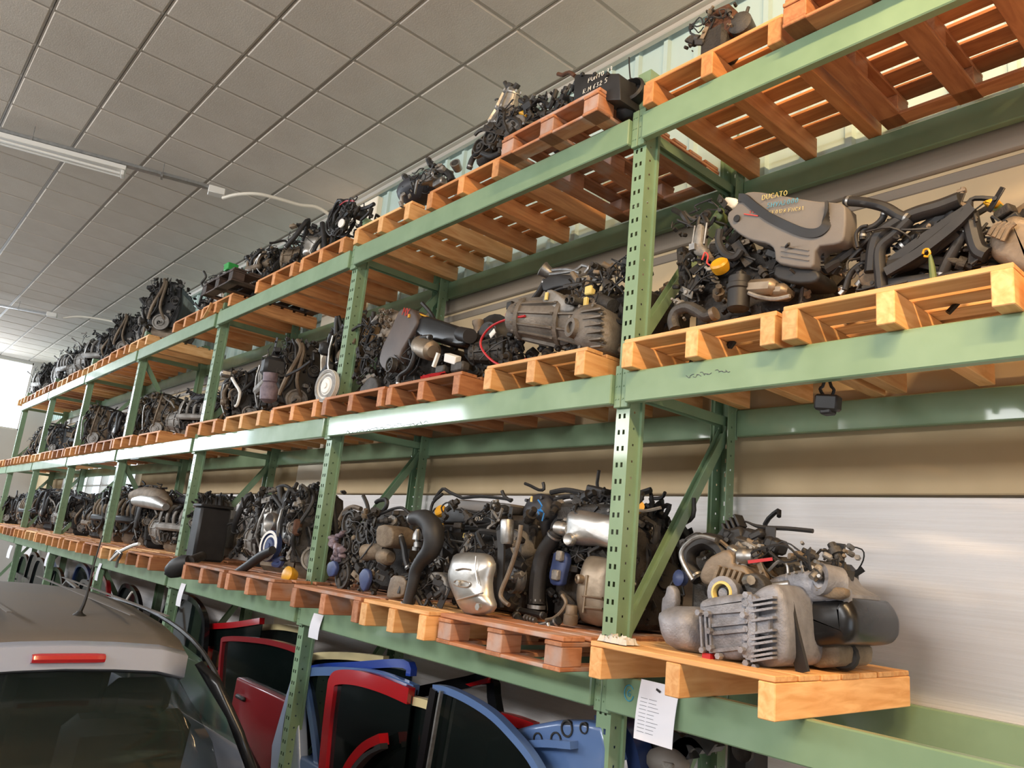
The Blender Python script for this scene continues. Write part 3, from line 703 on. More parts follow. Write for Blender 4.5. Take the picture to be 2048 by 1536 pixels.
def place(e, loc, rz=0, tilt=(0, 0)):
    e.location = loc; e.rotation_euler = (tilt[0], tilt[1], rz); BASE[e.name] = Vector(loc); return e
# ------------------------------------------------------------------ individually modelled engines
def chaikin(poly, k=1):
    for _ in range(k):
        out = []
        for i in range(len(poly)):
            a, b = poly[i], poly[(i+1) % len(poly)]
            out += [(a[0]*.8+b[0]*.2, a[1]*.8+b[1]*.2), (a[0]*.2+b[0]*.8, a[1]*.2+b[1]*.8)]
        poly = out
    return poly
def pz(parent, name, m, y0, y1, poly, b=.012, smooth=50): return MB().prism(chaikin(poly, 2 if b > .02 else 1), y0, y1, b).build(name, m, parent, smooth)
def puff(parent, name, m, poly, y, depth, rings=5, th=.02, bolts=0):
    """pressed cover bulging towards -y, outline in x-z"""
    poly = chaikin(poly, 1)
    n = len(poly); cx = sum(p[0] for p in poly)/n; cz = sum(p[1] for p in poly)/n
    a = sum(poly[i][0]*poly[(i+1) % n][1]-poly[(i+1) % n][0]*poly[i][1] for i in range(n))
    if a > 0: poly = poly[::-1]
    rs = [[(x, y+th, z) for x, z in poly]]
    for k in range(rings+1):
        s = 1-(k/rings)**1.6*.92; d = depth*(1-(s-.08)**3.0)
        rs.append([(cx+(x-cx)*s, y-d*min(1, k/1.5), cz+(z-cz)*s) for x, z in poly])
    mb = MB().loft(rs, True)
    for i in range(bolts):
        p = poly[i*n//bolts]; mb.bolt((cx+(p[0]-cx)*.88, y-depth*.25, cz+(p[1]-cz)*.88), (0, -1, 0), .010, .02)
    return mb.build(name, m, parent, 50)
def rib(mb, a, b, w=.010, h=.02): 
    a, b = Vector(a), Vector(b); mb.strip([a, b], w, h, (0, 0, 1) if abs((b-a).normalized().z) < .8 else (1, 0, 0), 1)
Z1, Z2, Z3 = T1+PH, T2+PH, T3+PH

# --- lower shelf, right end: engine with large grey gearbox and black oil pan
t = thing('car_engine', 'engine with big grey gearbox and glossy black oil pan, right end of lower shelf', 'engine', (-1.72, 2.85, Z1), 'engines on the lower shelf')
MB().box((-1.78, 3.06, 1.86), (.56, .42, .30), b=.03).build('engine_block', 'cast_dark', t)
puff(t, 'gearbox_end_cover', 'cast_cool', [(-1.9984, 1.7529), (-1.9527, 1.7773), (-1.8271, 1.7888), (-1.7891, 1.7576), (-1.777, 1.6385), (-1.8141, 1.613), (-1.9308, 1.6123), (-1.9729, 1.6633)], 2.60, .10, 5, .22)
o = pz(t, 'gearbox_case', 'cast_cool', 2.50, 2.95, [(-1.7713, 1.8151), (-1.6678, 1.8433), (-1.569, 1.8598), (-1.5502, 1.8375), (-1.5418, 1.6861), (-1.5736, 1.628), (-1.6755, 1.6189), (-1.7341, 1.6378), (-1.7545, 1.7448)], .028)
m = MB()
for v, x0, x1 in ((1222,1402,1490),(1246,1425,1492),(1262,1425,1492),(1298,1420,1480)): m.strip([spot(x0,v+5,2.497), spot(x1,v-2,2.497)], .012, .014, (0, 0, 1), 1)
for u in (1402, 1412, 1420): m.strip([spot(u,1225,2.495), spot(u+4,1300,2.495)], .008, .016, (1, 0, 0), 1)
for u, v in ((1418,1228),(1421,1262),(1423,1296),(1408,1300),(1490,1230),(1486,1300),(1440,1312),(1400,1225)): m.bolt(spot(u,v,2.49), (0, -1, 0), .012, .018)
m.build('case_ribs', 'cast_cool', o)
o = pz(t, 'bell_housing', 'cast_cool', 2.53, 2.98, [(-1.5792, 1.8427), (-1.5244, 1.8895), (-1.4663, 1.9066), (-1.4313, 1.8574), (-1.4201, 1.7492), (-1.4202, 1.6452), (-1.4887, 1.618), (-1.5564, 1.617), (-1.5742, 1.6816)], .025)
m = MB()
for v in (1198, 1208, 1219, 1238, 1263, 1275, 1285, 1299, 1309, 1318): m.strip([spot(1508,v+4,2.515), spot(1552,v-3,2.52)], .008, .05, (0, 0, 1), 1)
for v in range(1190, 1330, 17):
    m.bolt(spot(1497,v,2.515), (0, -1, 0), .013, .022); m.bolt(spot(1512,v+8,2.515), (0, -1, 0), .011, .016)
m.strip([(-1.551, 2.51, 1.855), (-1.5323, 2.51, 1.7547), (-1.5387, 2.51, 1.6366)], .03, .03, (1, 0, 0), 2); m.box((-1.4955, 2.52, 1.7561), (.05, .03, .06), b=.004)
m.build('flange_fins', 'cast_cool', o)
pz(t, 'mount_ear', 'cast_cool', 2.60, 2.64, [(-2.0098, 1.6971), (-2.0114, 1.7985), (-1.9948, 1.8159), (-1.9894, 1.8498), (-1.9649, 1.8579), (-1.9438, 1.8344), (-1.9389, 1.7922), (-1.9509, 1.7466), (-1.9746, 1.6918)], .006)
pz(t, 'oil_pan', 'black_gloss', 2.72, 3.12, [(-1.5384, 1.8362), (-1.4754, 1.8569), (-1.3221, 1.8859), (-1.2937, 1.8549), (-1.2745, 1.8136), (-1.2765, 1.7604), (-1.301, 1.724), (-1.3981, 1.7019), (-1.5023, 1.6852), (-1.532, 1.695)], .045)
pz(t, 'oil_pan_foot', 'cast_brown', 2.78, 3.05, [(-1.4709, 1.6933), (-1.3732, 1.7157), (-1.355, 1.6996), (-1.3622, 1.6412), (-1.4511, 1.6183), (-1.4743, 1.6475)], .012)
MB().lathe((-1.3984, 2.9, 1.6721), (.4, -1, 0), [(-.02, .05), (.02, .055), (.03, .045), (.03, .0)], 14).build('rear_pulley', 'black_plastic', t)
MB().strip([(-1.4591, 2.6, 1.8402), (-1.4409, 2.6, 1.7676), (-1.4193, 2.6, 1.6938), (-1.3964, 2.6, 1.6172)], .055, .012, (1, -.3, 0), 4).build('lifting_strap', 'rubber', t)
pz(t, 'upper_casting', 'cast_cool', 2.72, 3.05, [(-1.6388, 1.8887), (-1.5873, 1.9301), (-1.4767, 1.964), (-1.4148, 1.9614), (-1.3901, 1.9229), (-1.3078, 1.8839), (-1.3804, 1.8595), (-1.4948, 1.8407), (-1.5649, 1.8443), (-1.6169, 1.8538)], .02)
pz(t, 'mount_plate', 'cast_brown', 2.70, 2.74, [(-1.4152, 1.8935), (-1.3798, 1.9106), (-1.2981, 1.9111), (-1.2946, 1.8844), (-1.3195, 1.8701), (-1.3703, 1.8701)], .006)
m = MB(); c = Vector((-1.3821, 2.73, 1.9311)); m.lathe(c, (-.55, -1, .12), [(-.05, .036), (-.05, .058), (.03, .058), (.03, .036)], 20, False); m.lathe(c, (-.55, -1, .12), [(.03, .036), (-.05, .034)], 20, False); m.box(c+Vector((.03, .03, -.05)), (.09, .05, .07), b=.012)
m.build('engine_mount_eye', 'cast_cool', t)
o = pz(t, 'clutch_fork_housing', 'tan_metal', 2.62, 2.85, [(-1.8517, 1.9073), (-1.8174, 1.9753), (-1.7281, 2.0188), (-1.6961, 1.9904), (-1.6994, 1.9602), (-1.6518, 1.9598), (-1.6211, 1.9253), (-1.6367, 1.884), (-1.7157, 1.8659), (-1.7943, 1.87), (-1.8362, 1.8778)], .014)
m = MB()
for i in range(5): m.strip([spot(1425+12*i,1172,2.60), spot(1440+11*i,1132+3*i,2.60)], .012, .02, (1, 0, .2), 1)
m.build('fan_ribs', 'cast_brown', o)
o = MB().lathe((-1.6976, 2.6, 1.8483), (.1, -1, .05), [(0, .062), (.05, .062), (.055, .052), (.055, .042), (.02, .036), (.02, .02), (.045, .018), (.045, 0)], 20).build('release_bearing_hub', 'cast_cool', t)
MB().lathe((-1.6976, 2.6, 1.8483), (.1, -1, .05), [(.055, .043), (.060, .040), (.060, .033), (.03, .032)], 20, False).build('oil_seal_ring', 'yellow_mark', o)
pz(t, 'shift_bracket', 'cast_dark', 2.58, 2.64, [(-1.638, 1.9217), (-1.576, 1.9355), (-1.5348, 1.9033), (-1.5377, 1.8592), (-1.5815, 1.8373), (-1.611, 1.8611)], .008)
m = MB().cyl((-1.566, 2.64, 1.8876), (-1.486, 2.66, 1.9063), .014, n=10); m.cyl((-1.606, 2.57, 1.9021), (-1.5732, 2.55, 1.9073), .018, n=8); m.build('shift_rod', 'steel', t)
hose([(-1.9377, 2.75, 1.8879), (-1.9907, 2.75, 1.9491), (-1.9839, 2.75, 2.0115), (-1.9108, 2.75, 2.0482), (-1.847, 2.75, 2.027), (-1.8223, 2.75, 2.0003)], [.030, .036, .036], t, name='coolant_hose')
MB().tube([(-1.9029, 2.66, 1.8859), (-1.9341, 2.66, 1.923), (-1.9639, 2.66, 1.9691), (-1.9584, 2.66, 2.0058), (-1.9159, 2.66, 2.0442), (-1.8681, 2.66, 2.0604), (-1.8015, 2.66, 2.0494)], .010, 8, 4).build('steel_coolant_pipe', 'steel', t)
m = MB().lathe((-1.6933, 2.66, 1.9916), (1, .1, .05), [(0, .03), (.01, .034), (.03, .034), (.035, .03), (.06, .03), (.06, 0)], 16); m.build('solenoid', 'steel', t)
MB().strip([(-1.6371, 2.63, 1.9725), (-1.5536, 2.66, 1.991)], .012, .006, (0, 0, 1), 1).build('red_cable_end', 'red', t)
m = MB()
for (u, v, sx, sz, a) in ((1450,1090,.10,.07,.2),(1478,1082,.09,.10,-.3),(1508,1084,.08,.09,.4),(1530,1100,.07,.07,-.2),(1547,1088,.05,.05,.5),(1520,1072,.07,.04,-.5),(1495,1100,.09,.09,.1),(1556,1094,.045,.06,.3)): m.box(spot(u,v,2.85), (sx, .12, sz), (0, a, .2), b=.012)
m.build('intake_plastics', 'black_plastic', t)
m = MB().box((-1.851, 2.86, 2.1206), (.055, .05, .035), (0, -.5, 0), b=.004)
for i in range(4): m.box(spot(1456+8*i,1060-6*i,2.84), (.012, .06, .055), (0, -.5, 0), b=.002)
m.strip([(-1.9167, 2.86, 2.0511), (-1.8651, 2.86, 2.1097)], .05, .03, (1, 0, 1), 1); m.build('loom_connector', 'black_plastic', t)
MB().tube([(-1.8321, 2.86, 2.1316), (-1.7993, 2.86, 2.1429), (-1.7523, 2.86, 2.1279), (-1.7065, 2.86, 2.1213), (-1.6076, 2.86, 2.1207), (-1.5009, 2.86, 2.1148)], [.004, .004, .009, .009, .009], 7, 4).build('vent_tube', 'rubber', t)
MB().tube([(-1.6586, 2.8, 2.0681), (-1.6469, 2.8, 2.0298), (-1.6202, 2.8, 1.9891), (-1.5988, 2.8, 1.9754)], .010, 7, 4).build('breather_hose', 'rubber', t)
m = MB().lathe((-1.9933, 2.72, 1.8857), (-.2, -1, .1), [(0, .030), (.03, .034), (.035, .026), (.04, 0)], 14); m.build('sensor_cap', 'blue_plastic', t)
clutter(t, (-2.06, -1.45, 2.78, 3.2, 1.80, 2.06), 40, 3); clutter(t, (-1.72, -1.40, 2.66, 2.9, 1.94, 2.02), 22, 4, mats=('cast', 'cast_brown', 'steel'), size=.7)
MB().box((-1.7076, 2.5, 1.6244), (.035, .03, .02)).build('drain_plug', 'red', t)

# --- lower shelf: engine with slate timing cover and silver manifold shields (behind the first post)
t = thing('car_engine', 'engine with blue-marked timing cover and two silver shields, behind the first post', 'engine', (-2.58, 2.85, Z1), 'engines on the lower shelf')
MB().box((-2.62, 3.02, 1.87), (.48, .42, .48), b=.03).build('engine_block', 'grime', t)
MB().box((-2.62, 2.95, 2.15), (.46, .34, .10), b=.02).build('cylinder_head', 'cast_dark', t)
o = puff(t, 'timing_cover', 'slate_plastic', [(-3.1502, 2.0951), (-3.1505, 2.1873), (-3.1169, 2.2393), (-3.0397, 2.2585), (-2.9755, 2.2426), (-2.9424, 2.19), (-2.9444, 2.1115), (-2.9771, 2.0064), (-3.0093, 1.9581), (-3.0897, 1.9748), (-3.1294, 2.0313)], 2.840, .05, 4, .10, 6)
m = MB(); m.tube([(-2.9808, 2.775, 2.2134), (-2.9462, 2.775, 2.1824), (-2.9595, 2.775, 2.1666), (-2.9348, 2.775, 2.1515), (-2.9779, 2.775, 2.1611), (-2.9632, 2.775, 2.1354)], .005, 4, 2); m.tube([(-2.9266, 2.775, 2.1465), (-2.9365, 2.775, 2.105)], .005, 4, 1); m.build('blue_paint_marks', 'blue_mark', o)
MB().box((-3.0375, 2.78, 2.2189), (.012, .006, .03)).build('sticker', 'yellow_mark', o)
pz(t, 'water_pump_casting', 'cast', 2.780, 2.70, [(-3.0876, 2.0328), (-3.0589, 2.0549), (-3.0179, 2.0408), (-2.9885, 1.993), (-2.9733, 1.935), (-3.0073, 1.9024), (-3.05, 1.9305), (-3.0798, 1.9756)], .012)
pulley((-3.0361, 2.72, 1.8028), (-.30, -.95, .02), .078, .05, t, 'steel', name='crank_pulley')
hose([(-2.7701, 2.72, 2.0449), (-2.8072, 2.72, 1.9966), (-2.8506, 2.72, 1.9377), (-2.8698, 2.72, 1.8579), (-2.8735, 2.72, 1.7723), (-2.8669, 2.72, 1.6932)], [.036, .040, .042, .042], t, name='intercooler_hose')
MB().lathe((-2.8663, 2.72, 1.6885), (0, 0, -1), [(0, .046), (.018, .046), (.018, 0)], 14).build('hose_ring', 'steel', t)
pz(t, 'bracket_plate', 'blue_plastic', 2.710, 2.750, [(-2.7707, 1.9562), (-2.6872, 1.9561), (-2.6695, 1.9192), (-2.6886, 1.847), (-2.6963, 1.7947), (-2.7723, 1.7927), (-2.792, 1.8389), (-2.7782, 1.9001)], .01)
m = MB().box((-2.7092, 2.7, 1.935), (.04, .03, .05), b=.006).box((-2.7263, 2.7, 1.8435), (.045, .03, .05), b=.006); tag(m.build('bracket_bosses', 'cast', t), kind='stuff')
puff(t, 'exhaust_heat_shield', 'shield', [(-2.7513, 2.0132), (-2.7267, 2.0435), (-2.7232, 2.1368), (-2.6976, 2.157), (-2.62, 2.1632), (-2.4878, 2.1466), (-2.4025, 2.1345), (-2.3852, 2.0754), (-2.3791, 2.003), (-2.3961, 1.9885), (-2.5056, 1.9965), (-2.6527, 1.9937)], 2.740, .045, 4, .02)
MB().lathe((-2.7862, 2.74, 2.0708), (1, .05, -.05), [(0, .032), (.004, .036), (.05, .036), (.055, .032), (.06, .03), (.08, .03), (.08, 0)], 18).build('exhaust_flange', 'shield', t)
m = MB().lathe((-2.6372, 2.68, 2.0155), (.1, -1, 0), [(-.02, .03), (.0, .032), (.012, .026), (.006, .014), (.006, 0)], 18); m.build('shield_boss', 'shield', t)
puff(t, 'catalyst_shield', 'shield_tan', [(-2.5648, 1.6528), (-2.5933, 1.7402), (-2.5899, 1.8322), (-2.5665, 1.9218), (-2.5372, 1.9515), (-2.3988, 1.9418), (-2.3806, 1.8717), (-2.3681, 1.6591), (-2.4381, 1.6374), (-2.5163, 1.6453)], 2.720, .05, 4, .05)
m = MB()
for a, b in (((1174,1150),(1166,1225)),((1165,1192),(1205,1196)),((1170,1215),(1205,1218))): m.tube([spot(a[0],a[1],2.668), spot(b[0],b[1],2.668)], .006, 6, 1)
m.lathe((-2.5332, 2.66, 1.8382), (-.3, -1, 0), [(-.02, .02), (.01, .022), (.015, .012), (.0, .010), (.0, 0)], 12); m.build('shield_beads', 'shield_tan', t)
MB().lathe((-2.5784, 2.67, 1.6279), (.05, 0, 1), [(0, .030), (.01, .034), (.045, .034), (.05, .028), (.085, .028), (.09, .024), (.09, 0)], 16).build('solenoid_can', 'tan_metal', t)
MB().tube([(-2.6353, 2.66, 1.7565), (-2.6054, 2.66, 1.7254), (-2.6271, 2.66, 1.6846), (-2.6763, 2.66, 1.6473), (-2.7289, 2.66, 1.6319)], .009, 7, 4).build('steel_pipe', 'tan_metal', t)
hose([(-2.9302, 2.64, 1.636), (-2.8702, 2.64, 1.6029), (-2.7628, 2.64, 1.5999), (-2.6784, 2.64, 1.6104), (-2.6223, 2.64, 1.6442)], .020, t, name='lower_hose')
hose([(-2.9587, 2.68, 1.6532), (-2.8659, 2.68, 1.6515), (-2.7585, 2.68, 1.6474)], .016, t, name='lower_hose')
m = MB(); 
for i in range(4): m.cyl(spot(1050+6*i,1234+2*i,2.620), spot(1053+6*i,1235+2*i,2.620), .014, n=10)
m.cyl((-2.7323, 2.62, 1.6079), (-2.6796, 2.62, 1.6234), .008, n=8); m.cyl((-2.6729, 2.62, 1.6242), (-2.6554, 2.62, 1.5906), .010, n=8); m.build('alloy_fittings', 'steel', t)
m = MB()
for pts in ([(1102,985),(1130,980),(1160,985),(1190,992),(1225,996)], [(1110,1000),(1140,992),(1175,1002),(1215,1005)], [(1108,1012),(1135,1008),(1170,1012),(1210,1015)]): m.tube(spots(2.840, pts), .014, 7, 4)
m.build('wiring_loom', 'rubber', t)
m = MB().box((-2.6416, 2.88, 2.2663), (.12, .10, .05), (0, .2, 0), b=.008).box((-2.7588, 2.86, 2.2381), (.08, .08, .03), b=.008).box((-2.554, 2.88, 2.2169), (.06, .08, .05), b=.006); m.build('coil_pack', 'black_plastic', t)
MB().tube([(-2.8598, 2.82, 2.1991), (-2.7532, 2.82, 2.2129), (-2.6308, 2.82, 2.1967), (-2.5485, 2.82, 2.2025)], .008, 6, 3).build('fuel_rail', 'steel', t)
MB().tube([(-3.145, 2.82, 2.308), (-3.0945, 2.82, 2.2939), (-3.0281, 2.82, 2.272), (-2.9898, 2.82, 2.2773), (-3.0019, 2.82, 2.3121)], .009, 6, 2).build('clip', 'black_plastic', t)
puff(t, 'shield_tip', 'shield', [(-2.5305, 2.1175), (-2.4808, 2.0949), (-2.4455, 2.0436), (-2.4204, 1.9976), (-2.4396, 1.9659), (-2.4965, 1.9743), (-2.5202, 1.9921)], 2.93, .02, 3, .01)
MB().cyl((-2.4085, 2.88, 2.1825), (-2.3553, 2.84, 2.1977), .03, n=12).build('oil_filler_cap', 'yellow', t)
clutter(t, (-2.86, -2.40, 2.780, 3.15, 1.66, 2.20), 76, 11, mats=('black_plastic', 'grime', 'cast'))
for k_ in range(5): hose([(-2.46, 2.80+.08*k_, 2.14), (-2.39+.004*k_, 2.88+.08*k_, 2.0), (-2.40, 2.86+.09*k_, 1.85), (-2.44, 2.86, 1.68)], .014+.004*(k_ % 3), t)
MB().lathe((-2.44, 3.12, 1.86), (1, -.6, 0), [(-.05, .11), (.04, .12), (.06, .10), (.06, .04), (.09, .03), (.09, 0)], 20).build('vacuum_drum', 'black_plastic', t)
clutter(t, (-2.70, -2.40, 2.82, 3.2, 2.12, 2.24), 50, 13, mats=('black_plastic', 'black_plastic', 'cast_dark'))
clutter(t, (-2.60, -2.40, 2.880, 3.3, 1.66, 2.16), 90, 12, mats=('black_plastic', 'black_plastic', 'cast_dark'))
tg = thing('paper_tag', 'small white paper tag hanging from the engine just right of the first post', 'tag', (-2.408, 2.99, 2.041))
MB().box((-2.411, 2.99, 2.0839), (.052, .002, .078)).build('tag_sheet', 'paper', tg, 0); MB().tube([(-2.4171, 2.99, 2.1269), (-2.4123, 2.99, 2.1464), (-2.3885, 2.99, 2.1566)], .002, 4, 2).build('tag_string', 'yellow_mark', tg)

# --- lower shelf: engine with chalk lettering, yellow cap and large silver shield
t = thing('car_engine', 'engine with yellow oil cap, chalked black cover and bulging silver heat shield', 'engine', (-3.30, 2.85, Z1), 'engines on the lower shelf')
MB().box((-3.28, 2.98, 1.88), (.60, .46, .50), b=.03).build('engine_block', 'grime', t)
pz(t, 'intake_manifold', 'grey_plastic', 2.74, 2.95, [(-3.7426, 2.2037), (-3.6111, 2.2105), (-3.2465, 2.1936), (-3.1454, 2.1865), (-3.1869, 2.1321), (-3.3001, 2.1243), (-3.5522, 2.1475), (-3.7175, 2.1506)], .012)
o = pz(t, 'engine_cover', 'black_plastic', 2.62, 2.80, [(-3.7184, 2.1254), (-3.6744, 2.155), (-3.5368, 2.1455), (-3.3511, 2.132), (-3.1696, 2.1247), (-3.1326, 2.0993), (-3.1441, 2.0678), (-3.3841, 2.0659), (-3.6845, 2.0571)], .012)
m = MB(); lettering(m, 'CROMA', (-3.2288, 2.612, 2.1094), (-1, 0, -.10), (.1, 0, -1), .024, .0016); m.build('chalk_lettering', 'white_paint', o)
MB().lathe((-3.6276, 2.63, 2.1224), (.1, -.85, .5), [(-.02, .03), (.0, .036), (.02, .036), (.028, .028), (.028, 0)], 16).build('oil_filler_cap', 'yellow', t)
for dv, mm in ((1052, 'black_plastic'), (1058, 'black_gloss')): MB().tube(spots(2.60, [(868,dv),(910,dv+2),(960,dv+1),(990,dv-6)]), .012, 7, 3).build('coolant_rail', mm, t)
MB().tube([(-3.55, 2.57, 2.0227), (-3.5555, 2.57, 2.0503), (-3.5177, 2.57, 2.0514), (-3.5124, 2.57, 2.024), (-3.5395, 2.57, 2.0176)], .005, 6, 2).build('dipstick_loop', 'yellow', t); MB().cyl((-3.5438, 2.58, 2.0184), (-3.5605, 2.6, 1.9642), .006, n=6).build('dipstick_tube', 'steel', t)
m = MB().tube([(-3.4728, 2.58, 1.9664), (-3.3142, 2.58, 1.9604), (-3.194, 2.58, 1.9584)], .007, 6, 1).tube([(-3.3527, 2.58, 1.9294), (-3.1824, 2.58, 1.9385), (-3.0416, 2.58, 1.9459)], .007, 6, 1); m.cyl((-3.2788, 2.58, 1.9569), (-3.2019, 2.58, 1.9555), .012, n=8); m.build('fuel_pipes', 'steel', t)
MB().box((-3.2901, 2.57, 1.9949), (.06, .01, .025), (0, .08, 0)).build('paper_label', 'yellow_mark', t)
MB().tube([(-3.0542, 2.56, 2.0518), (-3.1022, 2.56, 2.0502), (-3.1358, 2.56, 2.0056), (-3.148, 2.56, 1.9795)], .005, 6, 2).build('injector_pipe', 'steel', t)
o = puff(t, 'exhaust_heat_shield', 'shield', [(-3.2155, 1.8952), (-3.1058, 1.9115), (-2.9863, 1.9135), (-2.9419, 1.9017), (-2.905, 1.8614), (-2.9239, 1.7894), (-2.9054, 1.7211), (-2.8682, 1.6743), (-2.8997, 1.6388), (-2.9955, 1.6186), (-3.0737, 1.6144), (-3.1272, 1.6418), (-3.1783, 1.6947), (-3.2313, 1.7515), (-3.249, 1.8), (-3.233, 1.8513)], 2.44, .05, 5, .03)
m = MB()
for pts in ([(908,1164),(916,1160),(934,1163),(940,1168),(934,1174),(916,1172),(908,1168)], [(952,1112),(951,1140),(956,1168)], [(914,1200),(940,1193),(966,1186)], [(912,1140),(926,1137),(940,1139)]): m.tube(spots(2.388, pts), .004, 6, 3)
m.bolt((-2.9043, 2.385, 1.6641), (0, -1, 0), .018, .012); m.bolt((-3.077, 2.385, 1.7594), (0, -1, 0), .014, .012); m.build('pressed_beads', 'shield', o)
MB().strip([(-2.9415, 2.5, 2.0324), (-2.9156, 2.5, 1.9365), (-2.9052, 2.5, 1.8179), (-2.8861, 2.5, 1.6674)], .045, .012, (1, 0, 0), 3).build('lifting_strap', 'rubber', t)
MB().tube([(-2.745, 2.46, 2.0591), (-2.7495, 2.46, 1.9889), (-2.768, 2.46, 1.9183), (-2.7991, 2.46, 1.8354), (-2.8429, 2.46, 1.7395), (-2.8235, 2.46, 1.707), (-2.7777, 2.46, 1.6891)], .011, 8, 4).build('steel_coolant_pipe', 'tan_metal', t)
MB().lathe((-2.9105, 2.52, 2.0257), (.1, 0, -1), [(-.06, .03), (-.05, .034), (.05, .034), (.06, .028), (.06, 0)], 14).build('fuel_filter', 'steel', t)
hose([(-3.5865, 2.4, 2.0595), (-3.4774, 2.4, 2.0676), (-3.3911, 2.4, 2.0329), (-3.351, 2.4, 1.9692), (-3.3648, 2.4, 1.904), (-3.4276, 2.4, 1.8538), (-3.48, 2.4, 1.793), (-3.4922, 2.4, 1.7194), (-3.5223, 2.4, 1.598)], [.034, .052, .058, .05, .036, .032, .028], t, name='turbo_hose', n=11)
MB().lathe((-3.5305, 2.4, 1.592), (-.2, -.3, -1), [(-.01, .038), (.012, .038), (.012, .030), (-.01, .026)], 14, False).build('hose_collar', 'white_plastic', t)
pz(t, 'bracket_casting', 'cast', 2.45, 2.55, [(-3.454, 1.772), (-3.3859, 1.7979), (-3.3072, 1.7835), (-3.2483, 1.7257), (-3.2639, 1.672), (-3.3287, 1.6907), (-3.3831, 1.7391)], .012)
MB().tube([(-3.49, 2.4, 1.8393), (-3.4126, 2.4, 1.8702), (-3.3204, 2.4, 1.9064)], .016, 8, 3).build('pipe_branch', 'black_plastic', t)
m = MB(); 
for pts in ([(868,1000),(885,978),(900,985),(925,996)], [(925,996),(960,993),(1000,996),(1024,1000)], [(1004,982),(1010,994),(1022,1002)], [(860,1030),(866,1005),(885,988)]): m.tube(spots(2.72, pts), .010, 6, 3)
m.build('wiring_loom', 'rubber', t)
m = MB().cyl((-3.6425, 2.5, 1.9379), (-3.6366, 2.5, 1.9107), .022, n=12); m.lathe((-3.6536, 2.5, 2.0124), (0, 0, -1), [(0, .01), (.03, .024), (.06, .026), (.06, .01), (.1, .008), (.1, .02), (.12, .02), (.12, 0)], 12); m.build('vacuum_fittings', 'steel', t)
clutter(t, (-3.62, -2.98, 2.54, 3.2, 1.66, 2.16), 80, 21, mats=('black_plastic', 'grime', 'cast'))
clutter(t, (-3.62, -3.28, 2.46, 2.6, 1.64, 1.84), 34, 22, mats=('black_plastic', 'black_plastic', 'cast'))

# --- lower shelf: grimy brown engine beside the second post
t = thing('car_engine', 'grimy brown engine with belt pulleys and hooked hose, right of second post, lower shelf', 'engine', (-4.28, 2.85, Z1), 'engines on the lower shelf')
MB().box((-4.26, 2.92, 1.86), (.60, .46, .46), b=.03).build('engine_block', 'grime', t)
MB().box((-4.30, 2.85, 2.08), (.56, .36, .10), b=.03).build('valve_cover', 'cast_dark', t)
for (u, v, rr, mm) in ((730,1066,.068,'cast_dark'),(702,1046,.075,'cast_dark'),(698,1090,.05,'cast_dark'),(718,1095,.045,'cast_dark')): pulley(spot(u,v,2.52), (.0, -1, .05), rr, .05, t, mm, name='belt_pulley')
bl = MB(); belt_loop(bl, [((-4.4627, 2.53, 2.0251), .078), ((-4.449, 2.53, 1.8861), .055), ((-4.4466, 2.53, 1.699), .085)], .022, .006, (0, -1, 0)); bl.build('drive_belt', 'rubber', t)
pulley((-4.4466, 2.53, 1.699), (0, -1, 0), .085, .05, t, 'cast_dark', name='crank_pulley')
pz(t, 'steering_pump', 'cast_brown', 2.44, 2.60, [(-4.0059, 2.0118), (-3.9096, 2.0265), (-3.8174, 2.0008), (-3.8065, 1.9109), (-3.9029, 1.889), (-3.9904, 1.9075)], .012)
MB().cyl((-4.1571, 2.48, 1.8519), (-3.9731, 2.52, 1.88), .05, n=14).build('starter_motor', 'cast_brown', t)
MB().lathe((-4.015, 2.5, 1.8411), (1, 0, 0), [(0, .03), (.02, .045), (.06, .05), (.10, .048), (.12, .03), (.12, 0)], 16).build('alternator', 'cast_brown', t)
pz(t, 'belt_cover_tab', 'blue_plastic', 2.46, 2.49, [(-4.5674, 1.7638), (-4.4876, 1.7846), (-4.4484, 1.7409), (-4.4711, 1.6868), (-4.5335, 1.6757), (-4.5709, 1.7102)], .008)
pz(t, 'belt_guard', 'blue_plastic', 2.44, 2.47, [(-4.1353, 1.7181), (-4.089, 1.7623), (-4.0298, 1.7551), (-4.0055, 1.7055), (-4.0416, 1.6283), (-4.0909, 1.6409)], .008)
m = MB(); rr_ = random.Random(77)
for i in range(14): m.box(spot(676+rr_.uniform(-12,12)-.3*(i-7),1095+4*(i-7),2.49), (rr_.uniform(.03, .06), .05, rr_.uniform(.02, .05)), (rr_.uniform(-.5, .5), rr_.uniform(-1, 1), rr_.uniform(-.5, .5)), b=.008)
m.build('tensioner_casting', 'pink_grime', t)
pz(t, 'sump_plate', 'tan_metal', 2.42, 2.50, [(-3.7465, 1.7474), (-3.6261, 1.7515), (-3.5888, 1.7174), (-3.6011, 1.6425), (-3.7663, 1.6155), (-3.7678, 1.664)], .008)
MB().tube([(-4.3062, 2.6, 2.1667), (-4.2732, 2.6, 2.1797), (-4.2034, 2.6, 2.1866), (-4.1761, 2.6, 2.1711), (-4.1801, 2.6, 2.1398), (-4.2091, 2.6, 2.1144)], .014, 8, 3).build('hooked_hose', 'black_plastic', t)
MB().tube([(-4.7394, 2.6, 2.0443), (-4.6887, 2.6, 2.1058), (-4.5959, 2.6, 2.134), (-4.4819, 2.6, 2.1226)], .016, 8, 4).build('cover_rim', 'tan_metal', t)
MB().tube([(-4.3561, 2.58, 2.0841), (-4.2073, 2.58, 2.0935), (-4.0707, 2.58, 2.1269), (-3.9612, 2.58, 2.1346), (-3.8607, 2.58, 2.0948)], .009, 7, 4).build('vacuum_hose', 'rubber', t)
